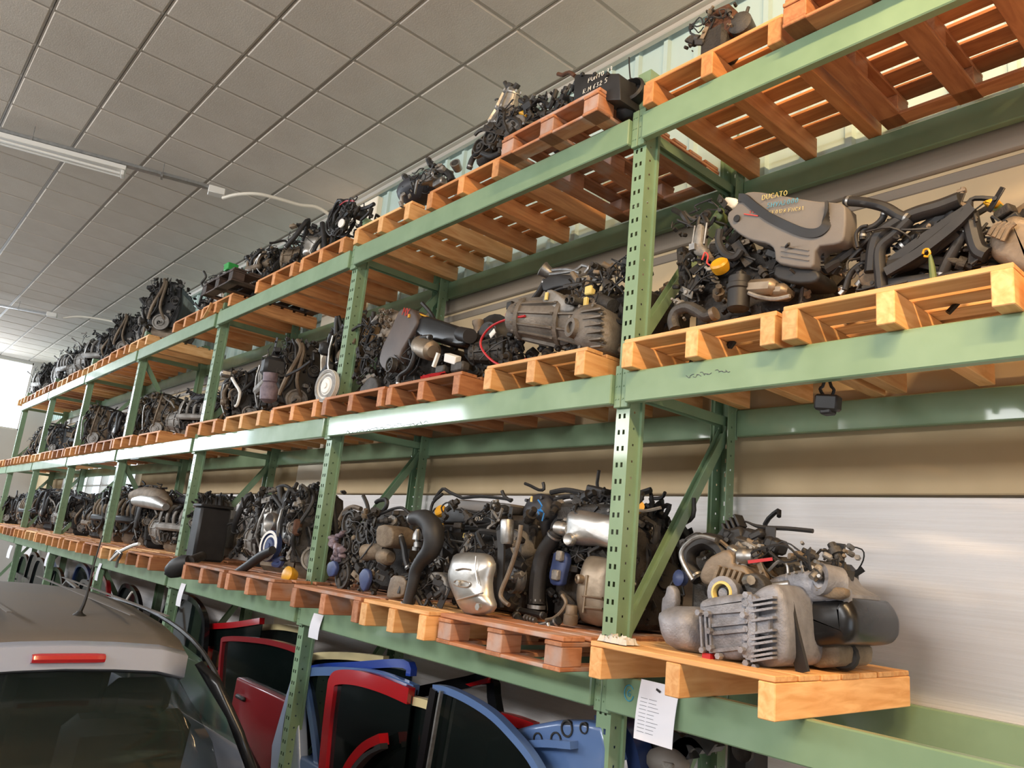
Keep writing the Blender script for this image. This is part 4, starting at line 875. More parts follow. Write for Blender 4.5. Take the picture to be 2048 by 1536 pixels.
MB().tube([(-4.1475, 2.58, 2.0886), (-4.0298, 2.58, 2.073), (-3.9651, 2.58, 2.0329)], .009, 7, 4).build('vacuum_hose', 'rubber', t)
MB().lathe((-4.0241, 2.58, 2.0491), (.3, -1, .3), [(0, .03), (.03, .036), (.04, .03), (.04, 0)], 14).build('thermostat_housing', 'cast', t)
hose([(-3.829, 2.5, 1.9718), (-3.7715, 2.5, 1.9036), (-3.7356, 2.5, 1.8358), (-3.6934, 2.5, 1.7835)], .018, t)
clutter(t, (-4.55, -3.98, 2.52, 3.15, 1.64, 2.10), 90, 31, mats=('grime', 'cast_dark', 'cast_brown')); clutter(t, (-4.2, -3.96, 2.5, 3.1, 1.64, 2.05), 36, 32, mats=('black_plastic', 'grime', 'cast_dark'))

# --- middle shelf: engine with large grey plastic cover
t = thing('car_engine', 'engine under a large lettered grey plastic cover, right of first post, middle shelf', 'engine', (-1.85, 2.95, Z2), 'engines on the middle shelf')
MB().box((-1.78, 3.00, 3.13), (.56, .42, .40), b=.03).build('engine_block', 'grime', t)
o = pz(t, 'engine_cover', 'grey_plastic', 2.68, 2.78, [(-1.8194, 3.4478), (-1.8129, 3.4795), (-1.783, 3.4898), (-1.7591, 3.5255), (-1.7302, 3.5498), (-1.6763, 3.5373), (-1.5628, 3.4826), (-1.4045, 3.4063), (-1.367, 3.3926), (-1.2864, 3.3614), (-1.2826, 3.2888), (-1.2905, 3.2121), (-1.3141, 3.1976), (-1.4073, 3.2112), (-1.4107, 3.1213), (-1.4866, 3.1433), (-1.5795, 3.1848), (-1.5853, 3.2459), (-1.6134, 3.2777), (-1.6988, 3.316), (-1.7536, 3.3584), (-1.7949, 3.4028)], .009)
m = MB(); m.strip([(-1.756, 2.675, 3.5273), (-1.726, 2.675, 3.5155), (-1.6809, 2.675, 3.4664), (-1.6156, 2.675, 3.4008), (-1.5349, 2.675, 3.3371), (-1.4579, 2.675, 3.285), (-1.4009, 2.675, 3.2652), (-1.364, 2.675, 3.2784), (-1.354, 2.675, 3.3181), (-1.3563, 2.675, 3.3808)], .036, .012, (0, -.2, 1), 4)
m.lathe((-1.7628, 2.675, 3.432), (0, -1, 0), [(0, .016), (.004, .016), (.004, 0)], 14); m.build('cover_groove', 'black_plastic', o)
m = MB()
for v in (498, 508, 518): m.strip([spot(1562,v-6,2.678), spot(1618,v+3,2.678)], .003, .006, (0, 0, 1), 1)
m.build('cover_ridges', 'grey_plastic', o)
m = MB(); lettering(m, 'DUCATO', (-1.6414, 2.672, 3.481), (1, 0, -.12), (.08, 0, 1), .022, .0015); m.build('painted_name', 'yellow_mark', o)
m = MB(); lettering(m, '5HYA2000', (-1.6169, 2.672, 3.4366), (1, 0, -.12), (.15, 0, 1), .020, .0014); m.build('painted_number', 'cyan_mark', o)
m = MB(); lettering(m, 'FF0128 FNC81', (-1.6069, 2.672, 3.404), (1, 0, -.16), (.1, 0, 1), .016, .0010); m.build('painted_code', 'yellow_mark', o)
m = MB(); m.strip([(-1.7293, 2.676, 3.4438), (-1.661, 2.676, 3.4145)], .004, .004, (0, 0, 1), 1); lettering(m, 'F10', (-1.6999, 2.676, 3.4375), (1, 0, -.1), (0, 0, 1), .012, .0012); m.build('red_badge_lettering', 'red_mark', o)
pz(t, 'airbox_front', 'black_plastic', 2.70, 2.86, [(-1.5958, 3.191), (-1.4977, 3.1482), (-1.4129, 3.1243), (-1.3962, 3.0911), (-1.4166, 3.0663), (-1.501, 3.0803), (-1.6013, 3.1283)], .012)
m = MB()
for i in range(4): m.cyl(spot(1627,508+8*i,2.72), spot(1648,507+8*i,2.74), .008, n=7)
m.box((-1.4483, 2.8, 3.205), (.06, .06, .10), b=.006); m.build('corrugated_duct', 'black_plastic', t)
MB().lathe((-1.8276, 2.66, 3.2165), (.1, -.8, .55), [(-.02, .034), (0, .04), (.02, .04), (.028, .032), (.028, 0)], 16).build('oil_filler_cap', 'yellow', t)
MB().lathe((-1.7336, 2.66, 2.9976), (0, .03, 1), [(0, .03), (.01, .046), (.09, .046), (.095, .052), (.115, .052), (.12, .046), (.15, .046), (.16, .018), (.175, .016), (.175, 0)], 18).build('oil_filter_housing', 'black_plastic', t)
m = MB(); m.box((-1.6392, 2.7, 3.088), (.14, .10, .07), (0, .15, 0), b=.02); m.box((-1.5778, 2.72, 3.0661), (.10, .10, .06), (0, .2, 0), b=.02); m.build('exhaust_shield', 'shield_tan', t)
hose([(-2.0243, 2.62, 2.956), (-2.0378, 2.62, 3.0003), (-2.0183, 2.62, 3.0389), (-1.9624, 2.62, 3.047), (-1.9086, 2.62, 3.0185), (-1.8636, 2.62, 2.9853), (-1.8336, 2.62, 2.9866)], .026, t, 'cast_dark', 'radiator_hose', clamp=False)
m = MB().cyl((-1.8336, 2.62, 2.9866), (-1.814, 2.62, 2.9919), .030, n=12); m.build('hose_stub', 'tan_metal', t)
MB().tube([(-1.6862, 2.66, 3.0677), (-1.6323, 2.66, 3.0393), (-1.5645, 2.66, 3.0171), (-1.4994, 2.66, 3.0167)], .009, 7, 4).build('steel_pipe', 'cast', t)
pz(t, 'side_bracket', 'cast', 2.68, 2.74, [(-2.0037, 3.367), (-1.9812, 3.4647), (-1.9651, 3.4701), (-1.9482, 3.4554), (-1.9543, 3.3592), (-1.9266, 3.3375), (-1.9302, 3.2999), (-1.9848, 3.3182)], .006)
m = MB(); 
for i in range(3): m.cyl(spot(1390+12*i,452-3*i,2.70), spot(1384+12*i,492-2*i,2.70), .006, n=7)
m.box((-1.9894, 2.68, 3.356), (.03, .03, .03)); m.build('chrome_rods', 'steel', t)
pz(t, 'reservoir', 'white_plastic', 2.74, 2.86, [(-1.8826, 3.5881), (-1.8671, 3.5982), (-1.809, 3.5701), (-1.808, 3.5404), (-1.8382, 3.5201), (-1.8755, 3.5412)], .012)
pz(t, 'bracket_green', 'olive', 2.74, 2.80, [(-1.9486, 3.503), (-1.9285, 3.5371), (-1.8973, 3.5577), (-1.8746, 3.5187), (-1.8945, 3.4875), (-1.9207, 3.4801)], .008)
MB().tube([(-2.0831, 2.72, 3.5752), (-2.0467, 2.72, 3.5338), (-1.9893, 2.72, 3.5021), (-1.9392, 2.72, 3.4778)], .009, 7, 4).build('vacuum_pipe', 'cast_dark', t)
MB().tube([(-1.8648, 2.7, 3.4153), (-1.8676, 2.7, 3.3558), (-1.8343, 2.7, 3.2926), (-1.783, 2.7, 3.2658), (-1.7542, 2.7, 3.2912)], .018, 8, 4).build('bypass_hose', 'rubber', t)
pz(t, 'fuel_pump', 'cast', 2.72, 2.84, [(-1.9118, 3.3381), (-1.8866, 3.3656), (-1.8495, 3.3463), (-1.8348, 3.2949), (-1.8516, 3.2658), (-1.899, 3.2868)], .012)
MB().tube([(-1.9255, 2.66, 3.2727), (-1.9112, 2.66, 3.305), (-1.8946, 2.66, 3.2842), (-1.8983, 2.66, 3.252), (-1.8715, 2.66, 3.2315)], .004, 5, 3).build('red_wire', 'red_mark', t)
m = MB().box((-2.1132, 2.8, 3.2642), (.05, .06, .34), (0, -.15, 0), b=.01).box((-2.043, 2.78, 3.1683), (.07, .08, .16), b=.02); m.build('frame_leg', 'grime', t)
clutter(t, (-2.06, -1.50, 2.74, 3.2, 2.93, 3.36), 90, 41, mats=('black_plastic', 'grime', 'cast_brown')); clutter(t, (-2.14, -1.86, 2.72, 3.0, 3.05, 3.56), 44, 42, mats=('black_plastic', 'grime', 'cast'))

# --- middle shelf, right end: engine buried in hoses
t = thing('car_engine', 'engine buried in black hoses with a brown intake, right end of middle shelf', 'engine', (-1.05, 2.95, Z2), 'engines on the middle shelf')
MB().box((-.98, 3.02, 3.04), (.52, .40, .22), b=.03).build('engine_block', 'grime', t)
for i, (pts, rr, mm) in enumerate((([(1690,402),(1730,405),(1770,415),(1800,432),(1822,440)], .020, 'rubber'), ([(1745,545),(1755,480),(1790,450),(1830,430),(1880,415),(1920,400)], .030, 'rubber'), ([(1780,535),(1830,520),(1880,480),(1925,445),(1940,425)], .032, 'rubber'),
        ([(1800,500),(1850,460),(1900,420),(1925,402)], .028, 'black_plastic'), ([(1820,440),(1790,470),(1760,500),(1762,560),(1764,585)], .022, 'rubber'), ([(1940,430),(1948,470),(1958,500),(1975,510)], .028, 'rubber'), ([(1880,560),(1895,525),(1915,490),(1935,455)], .020, 'rubber'),
        ([(1700,520),(1720,500),(1750,480),(1770,452)], .010, 'rubber'), ([(1716,495),(1712,470),(1722,455),(1735,452)], .007, 'rubber'), ([(1725,480),(1728,462),(1750,452),(1765,438),(1772,420)], .013, 'black_plastic'), ([(1775,570),(1820,565),(1870,560),(1930,555)], .026, 'rubber'), ([(1690,580),(1700,550),(1720,530),(1750,520)], .012, 'rubber'))):
    hose(spots(2.72+.015*(i % 4), pts), rr, t, mm, clamp=(i % 3 == 0))
for i in range(3): MB().strip(spots(2.70+.035*i, [(1772+10*i,545-20*i),(1840,505-22*i),(1905,455-16*i),(1945,415-2*i)]), .034, .020, (-.65, 0, .75), 4).build('flat_duct', 'rubber', t)
o = pz(t, 'intake_manifold', 'tan_metal', 2.72, 2.95, [(-0.8209, 3.0982), (-0.7994, 3.147), (-0.7644, 3.1697), (-0.7322, 3.1729), (-0.6705, 3.1283), (-0.6722, 2.9556), (-0.7274, 2.9597), (-0.7684, 3.0043), (-0.8141, 3.0385)], .03)
m = MB()
for i in range(4): m.tube(spots(2.70, [(1978+9*i,470+4*i),(1990+9*i,452+2*i),(2004+9*i,446)]), .008, 6, 3)
m.build('manifold_ribs', 'cast_brown', o)
pz(t, 'yellow_cap_bracket', 'yellow', 2.78, 2.86, [(-0.8491, 3.2708), (-0.8301, 3.2764), (-0.8023, 3.2771), (-0.7909, 3.2566), (-0.8069, 3.2371), (-0.8296, 3.2496)], .008)
MB().strip([(-0.8095, 2.8, 3.2514), (-0.7764, 2.8, 3.204)], .03, .012, (0, 0, 1), 1).build('grey_tab', 'olive', t)
MB().tube([(-0.9996, 2.66, 3.0711), (-0.9959, 2.66, 3.0852), (-0.9828, 2.66, 3.0856), (-0.9766, 2.66, 3.0691), (-0.9834, 2.66, 3.0577), (-0.9964, 2.66, 3.0628)], .004, 6, 2).build('dipstick_loop', 'yellow', t)
MB().tube([(-0.9768, 2.66, 3.0617), (-0.9715, 2.66, 3.0141), (-0.9679, 2.66, 2.9637)], [.005, .010, .012], 7, 2).build('dipstick_handle', 'olive', t)
m = MB().cyl((-0.9188, 2.8, 3.3081), (-0.9108, 2.8, 3.3548), .008, n=7).cyl((-0.9294, 2.8, 3.341), (-0.9014, 2.8, 3.3419), .010, n=7); m.build('sensor_stem', 'tan_metal', t)
m = MB(); rr_ = random.Random(12)
for i in range(10): m.box(spot(rr_.uniform(1680,1760),rr_.uniform(520,590),2.82), (.03, .02, .02), (rr_.uniform(-1, 1), rr_.uniform(-1, 1), 0), b=.003)
tag(m.build('foil_shreds', 'shield', t), kind='stuff')
pz(t, 'alternator_bracket', 'cast_brown', 2.74, 2.86, [(-1.2727, 3.0907), (-1.2287, 3.107), (-1.1785, 3.0891), (-1.1645, 3.0363), (-1.1923, 3.0067), (-1.2577, 3.0325)], .012)
clutter(t, (-1.30, -.76, 2.76, 3.2, 2.92, 3.26), 100, 51, mats=('black_plastic', 'grime', 'cast_brown'))

# --- middle shelf: large grey gearbox left of the first post
t = thing('car_engine', 'engine with a large dusty grey gearbox, left of the first post, middle shelf', 'engine', (-2.95, 2.95, Z2), 'engines on the middle shelf')
MB().box((-2.62, 3.02, 3.12), (.50, .40, .36), b=.03).build('engine_block', 'grime', t)
a = Vector((-2.6628, 2.86, 3.1449)); b = Vector((-3.2228, 2.66, 3.2325)); gearcase(t, a, b-a, (b-a).length, .185, 'cast_mid', 'gearbox', 14, 5)
o = puff(t, 'differential_housing', 'cast_mid', [(-2.7331, 3.1342), (-2.668, 3.1986), (-2.556, 3.1931), (-2.4741, 3.1405), (-2.4296, 3.0422), (-2.4456, 2.9302), (-2.5191, 2.91), (-2.6431, 2.9587), (-2.7161, 3.0444)], 2.66, .07, 4, .12, 8)
m = MB(); m.lathe((-2.6452, 2.6, 3.0593), (-.25, -1, 0), [(-.03, .055), (.02, .05), (.02, .030), (-.03, .026), (-.03, 0)], 18); m.build('driveshaft_socket', 'cast_mid', o)
m = MB()
for i in range(6): m.strip([spot(1165+4*i,625+14*i,2.60), spot(1205,618+15*i,2.60)], .008, .03, (0, 0, 1), 1)
m.build('housing_ribs', 'cast_mid', o)
pz(t, 'gearbox_top_plate', 'cast', 2.66, 2.76, [(-2.9711, 3.2797), (-2.9393, 3.3427), (-2.8918, 3.3386), (-2.7915, 3.2613), (-2.7046, 3.2056), (-2.7306, 3.1775), (-2.8922, 3.2131)], .01)
m = MB().strip([(-2.9184, 2.65, 3.3209), (-2.921, 2.65, 3.2783)], .02, .008, (1, 0, 0), 1); m.box((-2.6468, 2.68, 3.2222), (.025, .02, .05), b=.003); m.box((-2.6633, 2.72, 3.2982), (.05, .04, .05), b=.006); m.build('yellow_tags', 'yellow_mark', t)
for (u, v) in ((1134,601),(1144,600)): MB().lathe(spot(u,v,2.62), (-.1, -1, -.1), [(-.18, .018), (0, .02), (.004, .014), (-.03, .012), (-.03, 0)], 12).build('twin_pipe', 'cast_dark', t)
MB().cyl((-2.606, 2.74, 3.2432), (-2.476, 2.7, 3.1737), .035, n=14).build('starter_motor', 'cast_dark', t)
MB().lathe((-3.1938, 2.86, 3.5843), (-.6, -.6, .5), [(-.06, .03), (0, .045), (.01, .05), (.015, .045), (-.02, .03), (-.02, 0)], 18).build('throttle_mouth', 'steel', t)
MB().tube([(-2.9294, 2.84, 3.4655), (-2.8458, 2.84, 3.444), (-2.7309, 2.84, 3.4157), (-2.6931, 2.84, 3.439), (-2.645, 2.84, 3.4624), (-2.5577, 2.84, 3.4645), (-2.4791, 2.84, 3.457)], [.012, .012, .008, .006], 8, 4).build('steel_pipe', 'steel', t)
m = MB()
for pts in ([(1100,548),(1125,545),(1150,540),(1165,530)], [(1165,530),(1178,534),(1170,545)], [(1105,540),(1135,538),(1160,545)]): m.tube(spots(2.84, pts), .011, 7, 3)
m.build('alloy_linkage', 'steel', t)
pz(t, 'airbox', 'black_plastic', 2.82, 2.98, [(-3.1754, 3.4979), (-3.0941, 3.5233), (-2.9278, 3.4856), (-2.8251, 3.4271), (-2.88, 3.4038), (-3.0416, 3.4291), (-3.1443, 3.42)], .014)
hose([(-2.8596, 2.8, 3.3931), (-2.9975, 2.8, 3.3985), (-3.1162, 2.8, 3.3623), (-3.1898, 2.8, 3.3093)], .010, t); hose([(-3.146, 2.84, 3.5041), (-3.1974, 2.84, 3.4371), (-3.2681, 2.84, 3.3793)], .020, t)
MB().tube([(-3.0239, 2.6, 3.1914), (-3.1922, 2.6, 3.1982), (-3.3209, 2.6, 3.1756), (-3.3925, 2.6, 3.1119), (-3.3683, 2.6, 3.0481), (-3.266, 2.6, 2.9689), (-3.1512, 2.6, 2.9223), (-3.047, 2.6, 2.9174), (-2.9821, 2.6, 2.9423)], .007, 7, 4).build('red_cable', 'red', t)
m = MB().box((-3.2499, 2.76, 3.3088), (.06, .04, .05), b=.006).box((-3.3701, 2.78, 3.3685), (.05, .04, .05), b=.006); m.build('relay_box', 'black_plastic', t)
MB().box((-3.2876, 2.7, 3.2738), (.035, .03, .022), (0, .3, 0), b=.004).build('red_connector', 'red', t)
clutter(t, (-2.80, -2.40, 2.74, 3.2, 2.96, 3.44), 80, 61, mats=('black_plastic', 'grime', 'cast_brown')); clutter(t, (-3.15, -2.7, 2.74, 3.0, 2.93, 3.04), 26, 62, mats=('black_plastic', 'grime', 'cast_dark'))
# small clutch housing beside it
t = thing('transmission_housing', 'small black transmission housing with red cable loop between two engines, middle shelf', 'gearbox', (-3.42, 2.9, Z2))
MB().lathe((-3.5448, 2.8, 3.2267), (.35, -1, .0), [(-.12, .11), (-.02, .13), (.0, .13), (.01, .10), (.06, .06), (.06, 0)], 20).build('bell_housing', 'black_plastic', t)
MB().box((-3.368, 2.66, 3.1635), (.05, .004, .035), (0, -.6, 0)).build('sticker', 'white_paint', t)
gearcase(t, (-3.3824, 2.78, 3.0805), (-.7, -.6, -.1), .22, .10, 'cast_dark', 'gear_casing', 8, 3)
MB().lathe((-3.6443, 2.76, 3.297), (-.1, -.1, 1), [(-.16, .03), (-.02, .032), (0, .04), (.02, .04), (.02, .028), (-.02, .02), (-.02, 0)], 14).build('filler_neck', 'tan_metal', t)
clutter(t, (-3.62, -3.22, 2.70, 3.05, 2.92, 3.16), 40, 63, mats=('black_plastic', 'grime', 'cast_dark'))

# --- middle shelf: tilted engine with long black rocker cover
t = thing('car_engine', 'tilted engine with long black rocker cover, right of the second post, middle shelf', 'engine', (-4.45, 2.95, Z2), 'engines on the middle shelf')
MB().box((-4.42, 3.00, 3.12), (.62, .42, .40), (0, .25, 0), b=.03).build('engine_block', 'grime', t)
o = pz(t, 'rocker_cover', 'black_gloss', 2.62, 2.86, [(-4.1613, 3.2914), (-4.1225, 3.3817), (-4.0435, 3.3882), (-3.8645, 3.3223), (-3.6144, 3.2274), (-3.5342, 3.1889), (-3.5253, 3.1377), (-3.6177, 3.108), (-3.835, 3.1726), (-4.0387, 3.2308)], .02)
MB().cyl((-3.6227, 2.62, 3.1907), (-3.4759, 2.58, 3.144), .045, n=14).build('cover_nozzle', 'black_plastic', o)
m = MB().strip([(-4.1543, 2.66, 3.4233), (-4.0665, 2.66, 3.39)], .03, .01, (0, 1, 0), 1).box((-4.1961, 2.595, 3.4017), (.015, .01, .025)); m.build('yellow_stripe', 'yellow', o)
o = pz(t, 'timing_cover', 'brown_plastic', 2.60, 2.72, [(-4.389, 3.4092), (-4.3431, 3.4799), (-4.2189, 3.4706), (-4.1214, 3.4035), (-4.0954, 3.3368), (-4.1687, 3.2459), (-4.2555, 3.1554), (-4.2623, 3.0806), (-4.3515, 3.0435), (-4.4591, 3.0707), (-4.5273, 3.1364), (-4.5032, 3.2479), (-4.4334, 3.3305)], .016)
for i in range(2): pass
m = MB(); lettering(m, 'MX', (-4.2809, 2.592, 3.4232), (1, 0, -.3), (.3, 0, 1), .05, .003); m.build('red_lettering', 'red_mark', o)
pulley((-4.2759, 2.56, 3.0658), (-.1, -1, 0), .052, .04, t, 'cast_dark', name='crank_pulley')
MB().lathe((-4.0073, 2.58, 3.1685), (.9, -.1, -.35), [(0, .05), (.02, .065), (.1, .07), (.2, .062), (.22, .04), (.22, 0)], 18).build('exhaust_shield', 'shield_tan', t)
hose([(-3.8218, 2.54, 3.1819), (-3.9154, 2.54, 3.1901), (-3.9797, 2.54, 3.154), (-3.9843, 2.54, 3.0725), (-4.0251, 2.54, 3.0025), (-4.1206, 2.54, 2.968), (-4.1288, 2.54, 2.9029)], .016, t)
pz(t, 'head_casting', 'tan_metal', 2.66, 2.80, [(-4.6437, 3.426), (-4.6091, 3.5024), (-4.5377, 3.5341), (-4.453, 3.5035), (-4.4812, 3.4057), (-4.5518, 3.322), (-4.6209, 3.281), (-4.6824, 3.3649)], .014)
m = MB(); rr_ = random.Random(9)
for i in range(16): m.lathe(spot(776+rr_.uniform(-12,14),640+rr_.uniform(-20,24),2.64), (rr_.uniform(-.5, .5), -1, rr_.uniform(-.5, .5)), [(0, .014), (.02, .016), (.02, .008), (.03, .008), (.03, 0)], 8)
m.build('valve_train', 'tan_metal', t)
pz(t, 'gearbox_fins', 'cast_dark', 2.58, 2.70, [(-4.7097, 2.9377), (-4.5861, 3.0317), (-4.4877, 3.0061), (-4.4439, 2.935), (-4.5344, 2.8848), (-4.6536, 2.8821)], .01)
m = MB(); m.box((-3.5961, 2.56, 3.0153), (.10, .05, .05), (.3, .3, .2), b=.004); m.box((-3.7667, 2.56, 3.0319), (.02, .02, .09), (0, .4, 0)); m.build('torn_label', 'white_paint', t)
m = MB()
for i in range(10): m.tube(spots(2.52, [(845+rr_.uniform(-4,4),754+rr_.uniform(-3,4)),(862+rr_.uniform(-6,6),750+rr_.uniform(-4,6)),(885+rr_.uniform(-8,8),748+rr_.uniform(-6,4))]), .003, 4, 3)
m.build('loose_red_wires', 'red', t)
m = MB().box((-3.6854, 2.56, 2.9588), (.09, .05, .05), b=.008).box((-3.5391, 2.58, 2.9607), (.12, .06, .06), b=.01); m.build('fuse_box', 'cast_dark', t)
clutter(t, (-4.80, -4.02, 2.64, 3.15, 2.94, 3.30), 100, 71, mats=('black_plastic', 'grime', 'cast_dark')); clutter(t, (-4.95, -4.6, 2.64, 3.1, 2.94, 3.5), 40, 72, mats=('black_plastic', 'grime', 'cast'))

# --- top shelf individuals
t = thing('carburettor', 'small rusty brown carburettor on the orange pallet above the first post, top shelf', 'car part', (-1.83, 2.62, Z3))
m = MB().box((-1.8175, 2.62, 4.3691), (.16, .12, .12), b=.02).cyl((-1.8797, 2.6, 4.4275), (-1.9074, 2.58, 4.4248), .03, n=12).box((-1.8402, 2.62, 4.4672), (.12, .08, .04), (0, .1, 0), b=.01); m.build('carburettor_body', 'rust', t)
MB().lathe((-1.7251, 2.6, 4.3409), (.2, -1, 0), [(-.06, .05), (.02, .055), (.03, .04), (.03, 0)], 16).build('float_bowl', 'cast_dark', t); MB().cyl((-1.7138, 2.62, 4.3992), (-1.7021, 2.62, 4.435), .008, n=6).build('choke_lever', 'cast_dark', t)
MB().box((-1.8469, 2.62, 4.2961), (.14, .14, .16), b=.02).build('mounting_base', 'grime', t)
clutter(t, (-1.98, -1.76, 2.55, 2.7, 4.26, 4.46), 26, 81, mats=('grime', 'cast_dark', 'cast_brown'), size=.7)
t = thing('battery_box', 'black box with hand-painted white lettering on the top shelf block pallet', 'box', (-2.46, 2.55, Z3))
o = MB().prism([(-2.6403, 4.2757), (-2.6495, 4.4296), (-2.6352, 4.4352), (-2.3306, 4.3), (-2.316, 4.2819), (-2.3006, 4.1356)], 2.46, 2.70, .008).build('box_body', 'black_plastic', t)
m = MB(); lettering(m, 'PUNTO 99', (-2.5342, 2.456, 4.3333), (1, 0, -.02), (.1, 0, 1), .025, .0018); lettering(m, 'R.M 632 5', (-2.5647, 2.456, 4.2822), (1, 0, -.02), (.1, 0, 1), .025, .0018); m.build('painted_lettering', 'white_paint', o)
m = MB()
for u in (1165, 1190, 1215): m.box(spot(u,149,2.456), (.02, .02, .02), b=.003)
tag(m.build('lid_clips', 'black_plastic', t), kind='stuff')
MB().tube([(-2.792, 2.6, 4.5698), (-2.8444, 2.6, 4.6165), (-2.8976, 2.6, 4.6249), (-2.9372, 2.6, 4.6497)], .012, 7, 3).build('cable_tail', 'rust', t)
t = thing('air_duct', 'round black air duct beside the painted box at the first post, top shelf', 'car part', (-2.32, 2.62, Z3))
MB().lathe((-2.3184, 2.55, 4.2512), (.2, -1, .2), [(-.12, .05), (-.02, .07), (.0, .072), (.01, .06), (-.03, .05), (-.03, 0)], 18).build('duct_ring', 'black_plastic', t); MB().box((-2.3757, 2.62, 4.2345), (.12, .14, .22), b=.03).build('duct_body', 'black_plastic', t)
MB().tube([(-2.384, 2.62, 4.34), (-2.4016, 2.62, 4.4365), (-2.4113, 2.62, 4.5158)], .004, 5, 3).build('cable', 'rubber', t)
t = thing('leaning_gearbox', 'leaning gearbox and engine with silver fins and a yellow plug, top shelf', 'gearbox', (-3.25, 2.62, Z3))
a = Vector((-3.4015, 2.6, 4.4776)); b = Vector((-3.323, 2.6, 4.7157)); gearcase(t, a, b-a, .26, .10, 'steel', 'gear_casing', 9, 8)
o = pz(t, 'side_cover', 'grey_plastic', 2.52, 2.66, [(-3.4071, 4.5655), (-3.2808, 4.5704), (-3.1791, 4.4938), (-3.1011, 4.4054), (-3.1363, 4.3447), (-3.2365, 4.3613), (-3.3821, 4.466)], .012)
m = MB()
for i in range(4): m.strip([spot(994+8*i,242-3*i,2.515), spot(998+8*i,222-3*i,2.515)], .008, .012, (1, 0, 0), 1)
m.build('cover_fins', 'cast', o)
MB().cyl((-3.1465, 2.52, 4.4504), (-3.1036, 2.54, 4.4228), .016, n=10).build('yellow_plug', 'yellow', t)
for (u, v, rr) in ((985,276,.06), (962,295,.05)): pulley(spot(u,v,2.54), (.1, -1, 0), rr, .05, t, 'cast_dark', name='belt_pulley')
bl = MB(); belt_loop(bl, [((-3.4185, 2.54, 4.3942), .062), ((-3.5461, 2.54, 4.3667), .058)], .02, .005, (0, -1, 0)); bl.build('drive_belt', 'tan_metal', t)
MB().box((-3.579, 2.7, 4.4266), (.22, .18, .20), b=.03).build('engine_block', 'grime', t)
m = MB().cyl((-3.3574, 2.58, 4.7206), (-3.4066, 2.58, 4.7955), .014, n=8).cyl((-3.2985, 2.58, 4.7014), (-3.2741, 2.58, 4.7252), .02, n=8).box((-3.3416, 2.58, 4.7416), (.05, .04, .03), (0, .6, 0), b=.004); m.build('shift_linkage', 'cast_dark', t)
m = MB()
for pts in ([(1040,200),(1065,215),(1090,235),(1108,245)], [(1046,215),(1070,235),(1095,252)], [(1050,195),(1058,205),(1068,222)]): m.tube(spots(2.58, pts), .016, 7, 3)
m.build('shift_rods', 'rubber', t)
hose([(-3.2715, 2.54, 4.2584), (-3.3981, 2.54, 4.2648), (-3.5312, 2.54, 4.337), (-3.6033, 2.54, 4.3182), (-3.6285, 2.54, 4.2576)], .018, t)
m = MB().tube([(-3.4604, 2.6, 4.6768), (-3.4872, 2.6, 4.7238), (-3.5178, 2.6, 4.7298)], .006, 6, 2).tube([(-3.6636, 2.58, 4.5284), (-3.6247, 2.58, 4.5419), (-3.5622, 2.58, 4.5315)], .012, 6, 2); m.build('hooks', 'cast_dark', t)
clutter(t, (-3.45, -3.05, 2.52, 2.8, 4.26, 4.52), 46, 91, mats=('black_plastic', 'grime', 'cast_dark')); clutter(t, (-3.12, -2.88, 2.52, 2.75, 4.30, 4.50), 30, 92, mats=('black_plastic', 'grime', 'steel'), size=.8)
t = thing('wiring_bundle', 'small black wiring bundle between the leaning gearbox and the painted box, top shelf', 'car part', (-2.78, 2.6, Z3))
MB().box((-2.8298, 2.58, 4.3767), (.12, .12, .12), b=.03).build('plug_block', 'black_plastic', t); clutter(t, (-2.86, -2.66, 2.5, 2.68, 4.25, 4.42), 24, 95, mats=('black_plastic', 'grime', 'cast_dark'), size=.7)
t = thing('throttle_body', 'bright alloy throttle parts with black hose heaped on a black cover, top shelf', 'car part', (-4.2, 2.62, Z3))
MB().ell((-4.3209, 2.62, 4.3609), (.20, .14, .09), 16, 8).build('black_cover', 'slate_plastic', t)
m = MB().box((-4.1203, 2.58, 4.37), (.16, .10, .08), (0, -.1, 0), b=.01).lathe((-4.1485, 2.55, 4.3667), (0, -1, 0), [(-.05, .04), (.02, .04), (.02, .028), (-.03, .026), (-.03, 0)], 16).lathe((-3.8384, 2.58, 4.3766), (.4, -.8, .3), [(-.04, .03), (.02, .036), (.02, .026), (-.02, .022), (-.02, 0)], 16).box((-4.0021, 2.58, 4.301), (.10, .06, .05), b=.008); m.build('throttle_castings', 'steel', t)
hose([(-4.225, 2.6, 4.5676), (-4.1611, 2.6, 4.4911), (-4.0304, 2.6, 4.4229), (-3.9244, 2.6, 4.3421), (-3.892, 2.6, 4.2875)], [.020, .022, .024], t); hose([(-4.5224, 2.6, 4.5371), (-4.4421, 2.6, 4.4704), (-4.3307, 2.6, 4.4256)], .022, t)
clutter(t, (-4.36, -3.98, 2.52, 2.75, 4.26, 4.42), 36, 96, mats=('black_plastic', 'cast', 'steel'), size=.8)
t = thing('wire_coil', 'round coil of black wiring harness with a white disc, top shelf', 'car part', (-5.25, 2.62, Z3))
m = MB(); rr_ = random.Random(31); c = Vector((-5.4368, 2.6, 4.4694))
for i in range(12):
    ra, rb = rr_.uniform(.12, .19), rr_.uniform(.10, .16); o_ = Vector((rr_.uniform(-.02, .02), rr_.uniform(-.06, .06), rr_.uniform(-.02, .02)))
    m.tube([c+o_+Vector((ra*math.cos(2*PI*k/12), rr_.uniform(-.02, .02), rb*math.sin(2*PI*k/12))) for k in range(12)], rr_.uniform(.006, .012), 6, 2, closed=True)
m.build('wire_loops', 'rubber', t)
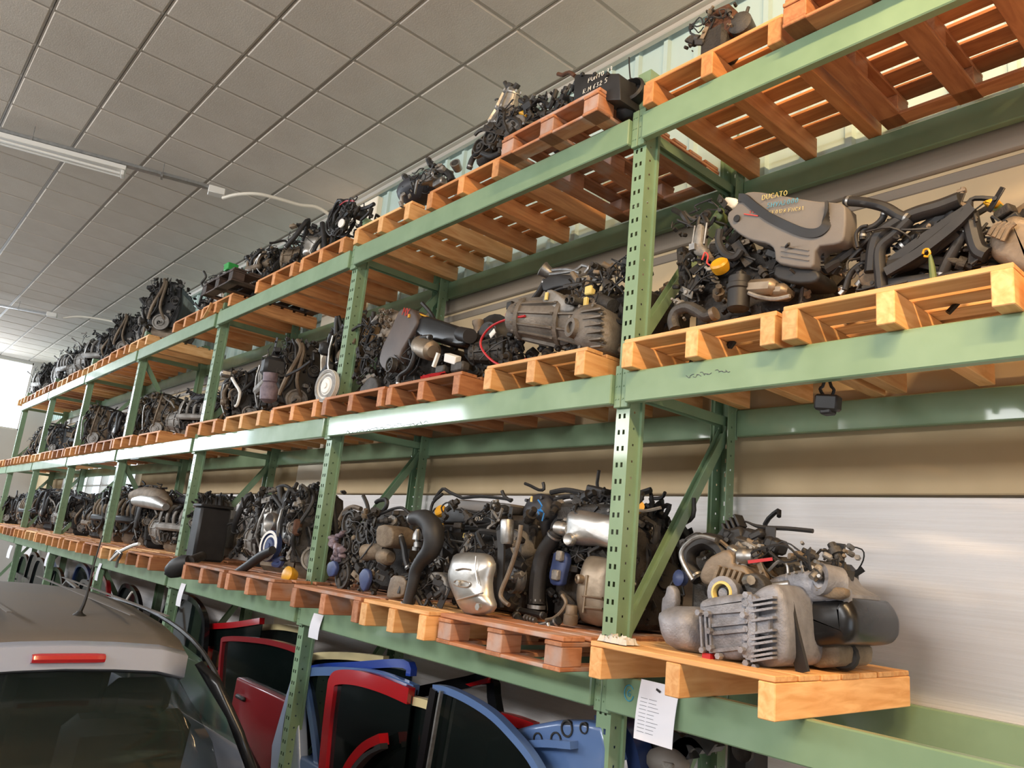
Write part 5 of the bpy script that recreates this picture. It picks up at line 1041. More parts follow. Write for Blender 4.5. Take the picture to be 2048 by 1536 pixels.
MB().lathe((-5.1954, 2.5, 4.3147), (.2, -1, 0), [(0, .036), (.01, .036), (.012, 0)], 16).build('white_disc', 'white_paint', t); MB().tube([(-5.3234, 2.52, 4.5189), (-5.2284, 2.52, 4.5244), (-5.0911, 2.52, 4.482)], .006, 5, 3).build('red_wire', 'red', t)
m = MB().tube([(-5.1294, 2.58, 4.4408), (-4.9709, 2.58, 4.4144), (-4.8757, 2.58, 4.4146)], .016, 7, 3).tube([(-5.0462, 2.58, 4.3319), (-4.935, 2.58, 4.362), (-4.9344, 2.58, 4.4158)], .012, 7, 3).box((-5.1144, 2.6, 4.4016), (.10, .08, .06), b=.01); m.build('connectors', 'black_plastic', t)
clutter(t, (-5.4, -5.08, 2.54, 2.8, 4.25, 4.50), 30, 97, mats=('black_plastic', 'grime', 'cast_dark'))

# ------------------------------------------------------------------ remaining engines: prototypes first, then copies
def eng(seed, loc, rz, label, grp, H=.56, L=.66, opts=(), pal=None): return generic_engine(seed, label, L, .55, H, loc, rz, grp, pal, opts)
G1, G2, G3 = 'engines on the lower shelf', 'engines on the middle shelf', 'engines on the top shelf'
P_ = []
P_.append(eng(101, (-5.52, 2.86, Z1), -.5, 'cluttered engine with white-ringed pulley, left of the second post, lower shelf', G1, .68, .74, ('yellowcap',)))
P_.append(eng(102, (-6.16, 2.88, Z1), .5, 'grey engine beside the tall black box, lower shelf between second and third posts', G1, .70, .60, ('shield',)))
P_.append(eng(103, (-5.48, 2.98, Z2), -.35, 'dirty engine with a large white pulley, left of the second post, middle shelf', G2, .74, .80, ()))
P_.append(eng(104, (-6.72, 2.96, Z2), -.25, 'black engine with bent silver pipe, right of the third post, middle shelf', G2, .74, .98))
P_.append(eng(105, (-6.80, 3.05, Z1), .2, 'dark engine just right of the third post, lower shelf', G1, .64))
P_.append(eng(106, (-7.58, 2.98, Z2), -.4, 'low dark engine just left of the third post, middle shelf', G2, .56))
used = 0; rg = random.Random(4)
def clone(src, loc, rz, label, grp, s=1.0):
    c = copy_tree(src); c.location = loc; c.rotation_euler = (0, 0, rz); c.scale = (s, s, s); c['label'] = label; c['group'] = grp; return c
for z, nm, xs, G, yc in ((Z1, 'lower', -8.02, G1, 3.02), (Z2, 'middle', -9.3, G2, 3.02), (Z3, 'top', -10.6, G3, 2.96)):
    x = xs; i = 0
    while x > -19.2:
        s = rg.uniform(.90, 1.06) if z < Z3 else rg.uniform(.92, 1.08)
        if z == Z2: s *= .86
        clone(P_[rg.randrange(len(P_))], (x+rg.uniform(-.04, .04), yc+rg.uniform(-.05, .05), z), rg.choice([-.6, -.2, .15, .5, -1.0, -.8, .3]), 'small dark far engine on the %s shelf, %s of that far row counted leftward' % (nm, ordn[i]), G, s); x -= .93; i += 1
clone(P_[0], (-8.85, 2.95, Z3), .4, 'dark engine heap just right of the fourth post, top shelf', G3, .86)
clone(P_[4], (-6.45, 2.86, Z3), .9, 'dark engine parts behind the black wire coil, top shelf', G3, .82)
clone(P_[5], (-7.5, 2.86, Z3+PH+.003), .2, 'black parts standing on the dark stacked pallet, top shelf', G3, .72)
clone(P_[5], (-4.7, 2.98, Z1+.0), .5, 'dark engine half hidden behind the second post, lower shelf', G1, .8)
o = thing('black_crate', 'tall plain black box beside the third post, lower shelf', 'box', (-7.02, 2.62, Z1)); 
MB().box((-7.15, 2.62, Z1+.24), (.20, .28, .48), b=.02).build('crate_body', 'black_plastic', o); MB().box((-7.15, 2.62, Z1+.49), (.22, .30, .03), b=.008).build('crate_lid', 'black_plastic', o)
o = thing('green_box', 'small bright green box on the dark stacked pallet, top shelf', 'box', (-7.2414, 2.4098, 4.37)); q = MB().box((-7.2862, 2.4211, 4.405), (.12, .10, .07), b=.006); q.build('box_body', 'green_box', o); MB().box((-7.3216, 2.4284, 4.442), (.125, .105, .012), b=.003).build('box_lid', 'green_box', o)
# accents added to single engines after copying
def loc_of(e, p): return Matrix.Rotation(-e.rotation_euler[2], 3, 'Z') @ (Vector(p)-Vector(e.location))
def loc_all(e, pts): return [loc_of(e, p) for p in pts]
def dir_of(e, d): return Matrix.Rotation(-e.rotation_euler[2], 3, 'Z') @ Vector(d)
e = P_[0]; pulley(loc_of(e, (-5.5435, 2.5, 1.8214)), dir_of(e, (.15, -1, .05)), .115, .04, e, 'blue_plastic', name='crank_pulley', face='white_paint')
MB().lathe(loc_of(e, (-5.1107, 2.48, 1.6441)), dir_of(e, (.2, -1, .2)), [(-.04, .04), (0, .055), (.03, .055), (.04, .04), (.04, 0)], 14).build('oil_filler_cap', 'yellow', e)
hose(loc_all(e, [(-5.9633, 2.44, 1.5826), (-5.7157, 2.44, 1.6749), (-5.5215, 2.44, 1.7527), (-5.3663, 2.44, 1.7972)]), [.03, .035, .03], e, name='intake_hose', clamp=False)
MB().tube(loc_all(e, [(-5.5217, 2.52, 1.7405), (-5.4311, 2.52, 1.7282), (-5.3517, 2.52, 1.7404), (-5.377, 2.52, 1.6962), (-5.4788, 2.52, 1.6964)]), .022, 7, 3).build('blue_hose', 'blue_plastic', e)
MB().lathe(loc_of(e, (-5.7355, 2.56, 1.9946)), dir_of(e, (.1, -1, 0)), [(-.05, .07), (0, .08), (.02, .07), (.0, .05), (-.03, .03), (-.03, 0)], 18).build('turbo_mouth', 'steel', e)
MB().box(loc_of(e, (-5.2529, 2.55, 1.9718)), (.11, .06, .12), b=.015).build('egr_box', 'rust', e)
e = P_[2]; pulley(loc_of(e, (-5.1099, 2.54, 3.0076)), dir_of(e, (.15, -1, 0)), .125, .035, e, 'white_plastic', name='front_pulley', face='cast')
MB().box(loc_of(e, (-5.342, 2.6, 3.3411)), (.13, .1, .1), (0, .3, 0), b=.02).build('black_canister', 'black_plastic', e)
MB().tube(loc_all(e, [(-5.9055, 2.56, 3.1816), (-5.6611, 2.56, 3.2108), (-5.4856, 2.56, 3.2538)]), .012, 7, 2).build('dark_rod', 'rubber', e)
e = P_[3]; MB().tube(loc_all(e, [(-6.999, 2.52, 3.2812), (-6.8676, 2.52, 3.2002), (-6.7382, 2.52, 3.1168), (-6.7488, 2.52, 3.012), (-6.7881, 2.52, 2.997)]), .014, 7, 2).build('silver_pipe', 'white_plastic', e)
MB().lathe(loc_of(e, (-6.0321, 2.5, 2.9531)), dir_of(e, (.05, -.1, 1)), [(0, .03), (.03, .07), (.12, .075), (.17, .05), (.18, .06), (.25, .06), (.25, 0)], 14).build('brown_collector', 'pink_grime', e)
MB().box(loc_of(e, (-6.4186, 2.66, 3.3424)), (.26, .2, .16), (0, .1, 0), b=.03).build('airbox', 'black_plastic', e)
MB().box(loc_of(e, (-7.2584, 2.55, 3.3575)), (.12, .1, .06), b=.015).build('alloy_bracket', 'steel', e)
# ------------------------------------------------------------------ body panels and doors stored under the rack
DG = 'car doors leaning under the rack'
def car_door(label, m, y, arch, w, x0, x1, belt, glass_m='dark_glass', cat='car door', z0=.03, lower=None, arch_m=None, handle=True):
    """arch: (x,y,z) points of the window frame from rear foot over the top to the front foot"""
    t = thing('car_door_assembly', label, cat, ((x0+x1)/2, y, 0), DG)
    MB().strip(arch, .045, w, (0, 1, 0), 4).build('window_frame', arch_m or m, t)
    poly = [(p[0], p[2]) for p in arch]
    if poly[0][1] > belt: poly = [(poly[0][0], belt)]+poly
    if poly[-1][1] > belt: poly = poly+[(poly[-1][0], belt)]
    MB().prism(poly, y+.004, y+.012).build('window_glass', glass_m, t, 0)
    lp = lower or [(x0, z0), (x1, z0), (x1+.02, belt*.5), (x1, belt), (x0, belt), (x0-.03, belt*.5)]
    o = MB().prism(lp, y-.05, y+.05, .018).build('door_panel', m, t)
    if handle: MB().box((x0+.16, y-.06, belt-.12), (.16, .03, .03), b=.01).build('door_handle', 'black_plastic', o)
    return t
car_door('bright red car door with thick upright pillar, right of the second post', 'door_red', 2.62, [(-4.5127, 2.62, 0.4735), (-4.5439, 2.62, 0.7823), (-4.55, 2.62, 0.9729), (-4.545, 2.62, 1.0425), (-4.4661, 2.62, 1.0799), (-4.2537, 2.62, 1.1103), (-3.9728, 2.62, 1.12), (-3.7019, 2.62, 1.1104)], .085, -4.40, -3.45, .55)
o = thing('door_sill_trim', 'curved bright red trim piece in front of the dark glass, beside the red door', 'trim', (-4.0347, 2.56, 0.6812)); MB().strip([(-4.1733, 2.56, 0.567), (-4.1013, 2.56, 0.6782), (-3.9802, 2.56, 0.7862), (-3.8251, 2.56, 0.8656)], .06, .06, (0, 1, 0), 4).build('trim_strip', 'door_red', o); MB().strip([(-4.1116, 2.555, 0.5834), (-4.0463, 2.555, 0.6736), (-3.9303, 2.555, 0.772), (-3.8093, 2.555, 0.8337)], .05, .03, (0, 1, 0), 4).build('trim_seal', 'rubber', o)
car_door('slate blue car door frame standing behind the bright red door', 'door_slate', 2.72, [(-4.7223, 2.72, 0.4094), (-4.8899, 2.72, 0.6721), (-5.045, 2.72, 0.8785), (-5.1195, 2.72, 0.9665), (-5.0447, 2.72, 1.0119), (-4.6084, 2.72, 1.0872), (-4.1911, 2.72, 1.1302), (-3.8011, 2.72, 1.1204)], .055, -4.95, -3.9, .5, 'dark_glass')
car_door('deep blue car door frame just above the slate blue one', 'door_blue', 2.82, [(-5.1369, 2.82, 0.2925), (-5.2876, 2.82, 0.78), (-5.2972, 2.82, 0.9476), (-5.1232, 2.82, 1.0237), (-4.5986, 2.82, 1.1244), (-4.0763, 2.82, 1.2195), (-4.0085, 2.82, 1.1589)], .050, -5.0, -4.2, .5)
car_door('cream car door frame rising behind the blue doors', 'door_cream', 2.92, [(-5.3152, 2.92, 0.5007), (-5.4524, 2.92, 0.9369), (-5.442, 2.92, 1.0269), (-5.3303, 2.92, 1.0722), (-4.9085, 2.92, 1.1362), (-4.4523, 2.92, 1.1805)], .050, -5.2, -4.5, .5)
t = thing('car_door_assembly', 'pale silver-blue door seen edge-on left of the second post', 'car door', (-4.8784, 2.5, 0.4796), DG); MB().prism([(-5.1589, 1.0337), (-5.2183, 0.9809), (-5.2628, 0.8407), (-5.3202, 0.6484), (-5.3682, 0.4746), (-5.3181, 0.2618), (-5.2229, 0.1617), (-4.8472, 0.2647), (-5.0443, 0.7056)], 2.66, 2.74, .02).build('door_shell', 'door_light', t); MB().strip([(-5.1115, 2.64, 1.0154), (-5.1479, 2.64, 0.8139), (-5.166, 2.64, 0.6495), (-5.148, 2.64, 0.4322)], .02, .012, (0, 1, 0), 3).build('door_seal', 'rubber', t)
car_door('cream door with a thin roof rail, upper left of the red framed window', 'door_cream', 3.00, [(-7.1894, 3.0, 0.9827), (-6.7965, 3.0, 1.0769), (-6.2175, 3.0, 1.1667), (-5.7558, 3.0, 1.1945)], .045, -7.3, -6.2, .80)
car_door('dark red car door with a large dark window, left of the second post', 'door_dark_red', 2.74, [(-6.3415, 2.74, -0.0101), (-6.5632, 2.74, 0.5407), (-6.6745, 2.74, 0.9382), (-6.6107, 2.74, 1.0159), (-5.9884, 2.74, 1.0896), (-5.5496, 2.74, 1.1145), (-5.2553, 2.74, 1.112)], .04, -6.2, -5.15, .78)
car_door('crimson door with rising window rail beneath the lower beam, behind the silver car', 'door_red', 2.86, [(-8.1936, 2.86, 0.8294), (-7.5964, 2.86, 0.9819), (-6.8008, 2.86, 1.1079), (-6.2721, 2.86, 1.2052)], .05, -9.0, -7.3, .86)
t = thing('car_door_assembly', 'black door frame with a red upper corner, set back behind the blue frame', 'car door', (-3.771, 3.1, 0.7795), DG); MB().strip([(-4.3939, 3.1, 0.9756), (-4.0783, 3.1, 1.0695), (-3.7885, 3.1, 1.1557), (-3.5987, 3.1, 1.2082), (-3.5575, 3.1, 1.1193), (-3.5034, 3.1, 1.0005)], .05, .07, (0, 1, 0), 2).build('window_frame', 'door_black', t); MB().prism([(-3.7734, 1.1478), (-3.5652, 1.2229), (-3.5689, 1.1893), (-3.7238, 1.1397)], 3.05, 3.075, .004).build('corner_trim', 'door_red', t); MB().box((-3.55, 3.1, .45), (.95, .08, .84), b=.02).build('door_panel', 'door_black', t); MB().box((-3.3, 3.1, .93), (.1, .05, .2)).build('mirror_base', 'black_plastic', t)
car_door('black-windowed door with a cream arched rail in front', 'door_cream', 2.66, [(-4.1729, 2.66, 1.0154), (-3.9138, 2.66, 1.0585), (-3.6574, 2.66, 1.0861), (-3.4432, 2.66, 1.0847), (-3.2399, 2.66, 1.0559)], .045, -3.9, -2.95, .5, 'dark_glass')
t = car_door('blue door frame with a chrome front pillar, in front of all others', 'door_slate', 2.50, [(-3.3224, 2.5, 1.2242), (-3.205, 2.5, 1.2335), (-3.0219, 2.5, 1.2193), (-2.8487, 2.5, 1.1871), (-2.7014, 2.5, 1.1334), (-2.5786, 2.5, 1.0739), (-2.492, 2.5, 1.0065)], .034, -3.05, -2.45, .5, 'dark_glass')
MB().strip([(-3.2998, 2.49, 1.2238), (-3.3138, 2.49, 1.1212), (-3.3278, 2.49, 0.977), (-3.3489, 2.49, 0.7866)], .05, .05, (0, 1, 0), 2).build('black_pillar', 'door_black', t); MB().strip([(-3.2214, 2.46, 1.2295), (-3.233, 2.46, 1.1387), (-3.2469, 2.46, 0.9973), (-3.2679, 2.46, 0.8105)], .02, .012, (0, 1, 0), 2).build('chrome_strip', 'steel', t)
car_door('red arched door rail behind the blue frame', 'door_red', 2.88, [(-3.5401, 2.88, 1.0156), (-3.3632, 2.88, 1.0621), (-3.1616, 2.88, 1.0886), (-2.9629, 2.88, 1.0873)], .05, -3.2, -2.55, .6)
t = thing('car_fender', 'pale blue front fender panel with round holes, left of the first post', 'fender', (-2.6175, 2.62, 1.0112)); o = MB().prism([(-3.0204, 0.8602), (-3.0195, 0.9935), (-2.9912, 1.0537), (-2.8809, 1.1046), (-2.7155, 1.1704), (-2.5586, 1.2223), (-2.3944, 1.2544), (-2.2801, 1.2586), (-2.2528, 1.172), (-2.2468, 0.9849), (-3.0066, 0.7765)], 2.60, 2.72, .025).build('fender_shell', 'door_slate', t)
for (u, v, r_) in ((1076,1479,.030), (1112,1480,.034), (1134,1457,.036), (1168,1456,.024)): MB().lathe(spot(u,v,2.598), (0, -1, 0), [(-.01, r_), (.004, r_), (.004, r_*.8), (-.004, r_*.75), (-.004, 0)], 16).build('access_hole', 'rubber', o)
MB().strip([(-2.8542, 2.58, 0.937), (-2.837, 2.58, 1.0118), (-2.7486, 2.58, 1.0751), (-2.5898, 2.58, 1.1239), (-2.4093, 2.58, 1.1569)], .06, .03, (0, 1, 0), 4).build('arch_lip', 'door_slate', o); MB().strip([(-2.998, 2.595, 1.0391), (-3.0029, 2.595, 0.9756), (-3.0001, 2.595, 0.866)], .03, .02, (0, 1, 0), 2).build('seal', 'rubber', o)
t = thing('car_fender', 'dark navy fender curving down just right of the first post', 'fender', (-2.2991, 2.8, 1.0737)); MB().strip([(-2.4567, 2.8, 1.2217), (-2.3551, 2.8, 1.2389), (-2.2905, 2.8, 1.212), (-2.2415, 2.8, 1.1491), (-2.2072, 2.8, 1.0498)], .10, .07, (0, 1, 0), 4).build('fender_shell', 'door_navy', t); MB().strip([(-2.3512, 2.74, 1.1986), (-2.2977, 2.74, 1.1705), (-2.2657, 2.74, 1.1187)], .02, .012, (0, 1, 0), 3).build('fender_trim', 'door_slate', t)
for i, (pts, lb) in enumerate((([(1282,1570),(1296,1515),(1318,1484),(1342,1475),(1362,1490),(1372,1520)], 'black plastic wheel arch liner under the paper list, left one'), ([(1345,1560),(1362,1510),(1380,1484),(1405,1480),(1425,1500)], 'black plastic wheel arch liner under the paper list, right one'))):
    t = thing('wheel_arch_liner', lb, 'liner', (spot(1340+60*i, 1540, 2.95)[0], 2.95, .80), 'wheel arch liners'); MB().strip(spots(2.95, pts), .16, .03, (0, 1, 0), 4).build('liner_shell', 'black_gloss', t); MB().strip(spots(2.88, pts), .02, .06, (0, 1, 0), 4).build('liner_rim', 'rubber', t)
t = thing('bumper_piece', 'grey moulded plastic piece inside the left wheel arch liner', 'car part', (-2.1408, 2.85, 1.12)); MB().ell((-2.1286, 2.85, 1.1327), (.10, .08, .06), 14, 7).build('moulding', 'grey_plastic', t); MB().box((-2.0957, 2.79, 1.1364), (.08, .03, .03), b=.006).build('clip', 'cast', t)
t = thing('headlight_unit', 'black lamp housing against the wall below the lower beam, right', 'car part', (-2.0298, 3.3, 1.0946)); MB().box((-2.0311, 3.3, 1.1377), (.14, .16, .18), b=.03).build('housing', 'black_plastic', t); MB().lathe((-1.9999, 3.22, 1.1823), (0, -1, 0), [(0, .05), (.02, .05), (.01, .03), (.01, 0)], 16).build('lens_ring', 'cast_dark', t)
# dark doors in the far bays
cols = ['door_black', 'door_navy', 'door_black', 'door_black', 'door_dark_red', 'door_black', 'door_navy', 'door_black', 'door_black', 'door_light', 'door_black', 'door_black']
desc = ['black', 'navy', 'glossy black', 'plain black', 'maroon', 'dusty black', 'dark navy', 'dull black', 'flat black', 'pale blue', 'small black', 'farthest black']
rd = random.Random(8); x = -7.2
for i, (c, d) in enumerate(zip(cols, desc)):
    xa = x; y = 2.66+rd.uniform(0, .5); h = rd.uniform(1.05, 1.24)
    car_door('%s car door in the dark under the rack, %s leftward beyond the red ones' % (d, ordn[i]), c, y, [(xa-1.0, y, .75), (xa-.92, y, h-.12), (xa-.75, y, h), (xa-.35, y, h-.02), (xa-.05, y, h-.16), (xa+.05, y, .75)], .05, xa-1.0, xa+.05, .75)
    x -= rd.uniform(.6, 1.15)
t = thing('door_frame_bracket', 'bent polished metal frame standing behind the car antenna', 'car part', (-10.249, 2.2, 0.9453)); MB().strip([(-10.8657, 2.2, 0.7953), (-10.4496, 2.2, 1.0101), (-10.0727, 2.2, 1.1784), (-9.5778, 2.2, 1.14), (-9.5975, 2.2, 1.0376), (-9.7592, 2.2, 0.9096)], .04, .02, (0, 1, 0), 1).build('bent_frame', 'steel', t); MB().box((-8.6, 2.2, .55), (.5, .25, 1.1), b=.04).build('frame_base', 'door_black', t)
t = thing('lever', 'thin white lever sticking up behind the silver car roof', 'car part', (-8.7075, 2.5, 1.0381)); MB().tube([(-8.6601, 2.5, 1.1971), (-8.7544, 2.5, 1.128), (-8.8157, 2.5, 1.0615), (-8.7243, 2.5, 1.0114), (-8.512, 2.5, 0.8412), (-6.9247, 2.5, -1.366)], .012, 7, 3).build('lever_rod', 'white_plastic', t)

# ------------------------------------------------------------------ paper lists on the beams
def paper(label, u0, v0, w_, h_, lines=0, tilt=0.0, y=2.553):
    c = spot(u0, v0, y); t = thing('paper_sheet', label, 'paper', (c[0]+w_/2, y, c[2]-h_), 'paper lists taped to the lower beam'); local(t)
    n = 6; vs = []; fs = []
    for k in range(n+1):
        z = h_*(1-k/n); yy = -.012*math.sin(k/n*PI*.9)-.01*(k/n)**2
        for s in (-1, 1): vs.append((s*w_/2+tilt*(z-h_), yy, z))
    for k in range(n): fs.append((2*k, 2*k+2, 2*k+3, 2*k+1))
    MB().add(vs, fs).add([(a, b+.0015, c_) for a, b, c_ in vs], [f[::-1] for f in fs]).build('sheet', 'paper', t)
    if lines:
        m = MB(); r = random.Random(3)
        for i in range(lines):
            z = h_*(.70-.62*i/lines); k = (1-z/h_); yy = -.012*math.sin(k*PI*.9)-.01*k*k-.0012
            for (a, b) in ((-.42, -.24), (-.20, r.choice([-.02, .0, .06, .1]))): m.box((w_*(a+b)/2+tilt*(z-h_), yy, z), (w_*(b-a), .0006, h_*.006))
        m.build('printed_lines', 'ink', t, 0); tag(m and t.children[-1], kind='stuff')
        MB().box((-.0, -.010, h_*.88), (.02, .003, .008), (0, .4, 0)).build('binder_clip', 'black_plastic', t)
    return t
paper('printed paper list with typed lines on the lower beam right of the first post', 1283, 1358, .185, .22, 10, .06, 2.548)
paper('blank white sheet on the lower beam at the second post', 628, 1226, .135, .155, 0, .05)
paper('white sheet on the lower beam at the third post', 363, 1166, .12, .20, 0, .04)
paper('small white sheet on the lower beam at the fourth post', 199, 1126, .12, .20, 0, .04)
paper('small far white sheet on the lower beam at the fifth post', 96, 1104, .14, .20, 0, .04)
paper('tiny farthest white sheet on the lower beam, left edge', 20, 1090, .30, .22, 0, .04)
m = MB(); c = Vector((-2.1129, 2.556, 1.4208)); m.tube([c+Vector((.024*math.cos(a), 0, .03*math.sin(a))) for a in [.6+i*.45 for i in range(13)]], .0022, 4, 2); lettering(m, 'G', c+Vector((-.009, 0, -.013)), (1, 0, 0), (0, 0, 1), .026, .002)
o = m.build('painted_mark', 'cyan_mark', rack)
m = MB(); r = random.Random(15)
for (u, v, n) in ((690, 866, 9), (752, 856, 8), (812, 850, 6), (1372, 752, 7), (1430, 744, 4)):
    for k in range(n): m.tube(spots(2.557, [(u+7*k, v-.9*k+r.uniform(-4, 4)), (u+7*k+5, v-.9*k+r.uniform(-5, 5)), (u+7*k+9, v-.9*k+r.uniform(-3, 3))]), .0011, 4, 1)
o = m.build('pencil_scribble', 'ink', rack); tag(o, kind='stuff')
# ------------------------------------------------------------------ loose items
t = thing('crumpled_tissue', 'crumpled white tissue on the pale pallet corner at the first post', 'tissue', (-2.0639, 2.42, 1.6082)); r = random.Random(6); m = MB(); vs = []; fs = []; nx, ny = 16, 10
for j in range(ny+1):
    for i in range(nx+1): vs.append((-2.14+.115*i/nx*1.25+r.uniform(-.006, .006), 2.37+.10*j/ny+r.uniform(-.008, .008), Z1+.006+(r.random()**1.3*.030 if 0 < i < nx and 0 < j < ny else 0)))
for j in range(ny):
    for i in range(nx): a = j*(nx+1)+i; fs.append((a, a+1, a+nx+2, a+nx+1))
m.add(vs, fs); m.build('tissue_sheet', 'tissue', t, 80)
t = thing('hanging_connector', 'black plug hanging on its cable below the middle shelf, right', 'connector', (-1.3637, 2.7, 2.5605)); MB().box((-1.372, 2.72, 2.5826), (.085, .07, .06), (.1, .1, .2), b=.008).build('plug_body', 'black_plastic', t); MB().box((-1.3719, 2.72, 2.5517), (.045, .05, .03), b=.006).build('plug_nose', 'black_plastic', t)
m = MB(); m.tube([(-1.3838, 2.72, 2.605), (-1.4038, 2.72, 2.6402), (-1.388, 2.72, 2.664), (-1.3846, 2.72, 2.7923)], .006, 6, 3); m.build('plug_cable', 'rubber', t); MB().tube([(-1.3654, 2.73, 2.6053), (-1.3537, 2.73, 2.6333), (-1.3694, 2.73, 2.6642), (-1.3778, 2.73, 2.7939)], .006, 6, 3).build('plug_cable', 'rubber', t)
t = thing('drive_shaft_boot', 'black rubber boot hanging over the pallet edge at the third post, lower shelf', 'car part', (-6.964, 2.3, 1.5303)); MB().lathe((-6.7567, 2.36, 1.6234), Vector((-7.0115, 2.26, 1.4909))-Vector((-6.7567, 2.36, 1.6234)), [(0, .05), (.05, .075), (.16, .085), (.24, .06), (.28, .02), (.30, .012), (.30, 0)], 16).build('boot_shell', 'rubber', t); MB().cyl((-6.7567, 2.36, 1.6234), (-6.8765, 2.5, 1.6678), .04, n=12).build('shaft_stub', 'grime', t)
t = thing('exhaust_hanger', 'bent white metal hanger resting on pallets near the fourth post, lower shelf', 'car part', (-8.2949, 2.24, 1.4525)); MB().tube([(-8.6607, 2.24, 1.5008), (-8.433, 2.24, 1.5886), (-8.2535, 2.24, 1.6325), (-7.987, 2.24, 1.6844), (-7.837, 2.24, 1.7012)], .016, 7, 2).build('hanger_rod', 'white_plastic', t); MB().tube([(-8.6607, 2.24, 1.5008), (-8.5621, 2.24, 1.5663), (-8.4784, 2.24, 1.6007), (-8.337, 2.24, 1.5795), (-8.4146, 2.24, 1.5166), (-8.4306, 2.24, 1.4428)], .014, 7, 2).build('hanger_loop', 'steel', t)
t = thing('air_filter_box', 'long rounded air filter box lying on top of a far engine, lower shelf', 'car part', (-8.636, 2.5, 2.0868)); MB().tube([(-10.2067, 2.75, 2.2068), (-9.7678, 2.75, 2.2201), (-9.2208, 2.75, 2.1876), (-8.8683, 2.75, 2.124)], [.07, .10, .10, .05], 10, 4).build('filter_lid', 'cast_brown', t); MB().tube([(-9.9384, 2.7, 2.1419), (-9.544, 2.7, 2.1451), (-9.0714, 2.7, 2.1269), (-8.7541, 2.7, 2.0872)], [.05, .08, .08, .04], 10, 4).build('filter_base', 'shield', t)
t = thing('beam_strip', 'loose yellow wooden strip sticking down from the dark stacked pallet, top shelf', 'strip', (-8.017, 2.5, 4.0206)); MB().strip([(-7.9621, 2.52, 4.2038), (-7.9766, 2.5, 4.1123), (-8.0615, 2.5, 4.0505)], .03, .02, (0, 1, 0), 1).build('wood_strip', 'wood_pale', t)
# ------------------------------------------------------------------ ceiling lamps, tray and conduit
def lamp_run(p0, p1, label, lab2, tube=True, wall_end=None, cond=None):
    p0, p1 = Vector(p0), Vector(p1); d = (p1-p0); L = d.length; d.normalize(); s = Vector((-d.y, d.x, 0))
    t = thing('cable_tray', lab2, 'cable tray', p1)
    def bar(mb, a, b, off, dz, w, h):
        c = p0+d*(a+b)/2+s*off+Vector((0, 0, dz)); mb.box(c, (b-a, w, h), (0, 0, math.atan2(d.y, d.x)), b=.004); return mb
    bar(MB(), 0, L, 0, .02, .07, .035).build('tray_channel', 'zinc', t)
    m = MB()
    for q in (.35, L*.55, L-.45):
        c = p0+d*q; m.box(c+Vector((0, 0, .02)), (.02, .085, .045), (0, 0, math.atan2(d.y, d.x))); m.cyl(c+Vector((0, 0, .04)), c+Vector((0, 0, HC-p0.z)), .004, n=6)
    m.build('tray_hangers', 'steel', t)
    MB().box(p1+d*.07+Vector((0, 0, .015)), (.16, .11, .075), (0, 0, math.atan2(d.y, d.x)), b=.006).build('junction_box', 'white_plastic', t)
    if cond: MB().tube(cond, .018, 8, 5).build('flexible_conduit', 'conduit', t)
    if tube:
        f = thing('fluorescent_lamp', label, 'lamp', p0)
        bar(MB(), 0, tube, .0, -.035, .10, .05).build('lamp_housing', 'white_plastic', f)
        for k in (-1, 1): MB().cyl(p0+d*.04+s*.035*k+Vector((0, 0, -.085)), p0+d*(tube-.04)+s*.035*k+Vector((0, 0, -.085)), .014, n=10).build('lamp_tube', 'white_plastic', f)
        for q in (.02, tube-.02): bar(MB(), q-.015, q+.015, 0, -.075, .11, .05).build('tube_holder', 'white_plastic', f)
    return t
zt = 5.30
lamp_run((-8.62, -1.2, zt), (-7.6762, 2.19, 5.2607), 'white twin-tube fluorescent lamp under the near ceiling tray, unlit', 'zinc ceiling cable tray with white junction box, near one', 2.75, cond=[(-7.6465, 2.33, 5.2297), (-7.4392, 2.4, 5.2319), (-7.2737, 2.54, 5.242), (-7.1949, 2.72, 5.2401), (-7.1338, 2.94, 5.2365), (-7.0611, 3.14, 5.2481), (-7.0, 3.46, 5.1)])
lamp_run((-16.4, -1.0, zt), (-15.35, 2.12, zt), 'small far white fluorescent lamp under the second ceiling tray', 'far ceiling cable tray with white junction box and conduit', 2.4, cond=[(-15.28, 2.36, zt), (-15.1, 2.6, zt+.06), (-14.8, 3.0, zt+.04), (-14.45, 3.35, zt-.05), (-14.3, 3.47, zt-.2)])
# lamps over the aisle behind the photographer
for i, (x, y) in enumerate(((.5, .3), (2.5, .3))):
    f = thing('fluorescent_lamp', 'lit warm fluorescent lamp over the aisle, %s' % ('near' if i == 0 else 'right'), 'lamp', (x, y, 5.34)); MB().box((x, y, 5.40), (1.5, .12, .05), b=.006).build('lamp_housing', 'white_plastic', f)
    for k in (-1, 1): MB().cyl((x-.7, y+.03*k, 5.355), (x+.7, y+.03*k, 5.355), .014, n=8).build('lamp_tube', 'white_plastic', f)
    area('lamp_light', (x, y, 5.33), (1.4, .1), 190, WARM, (.15, 1, -.45))

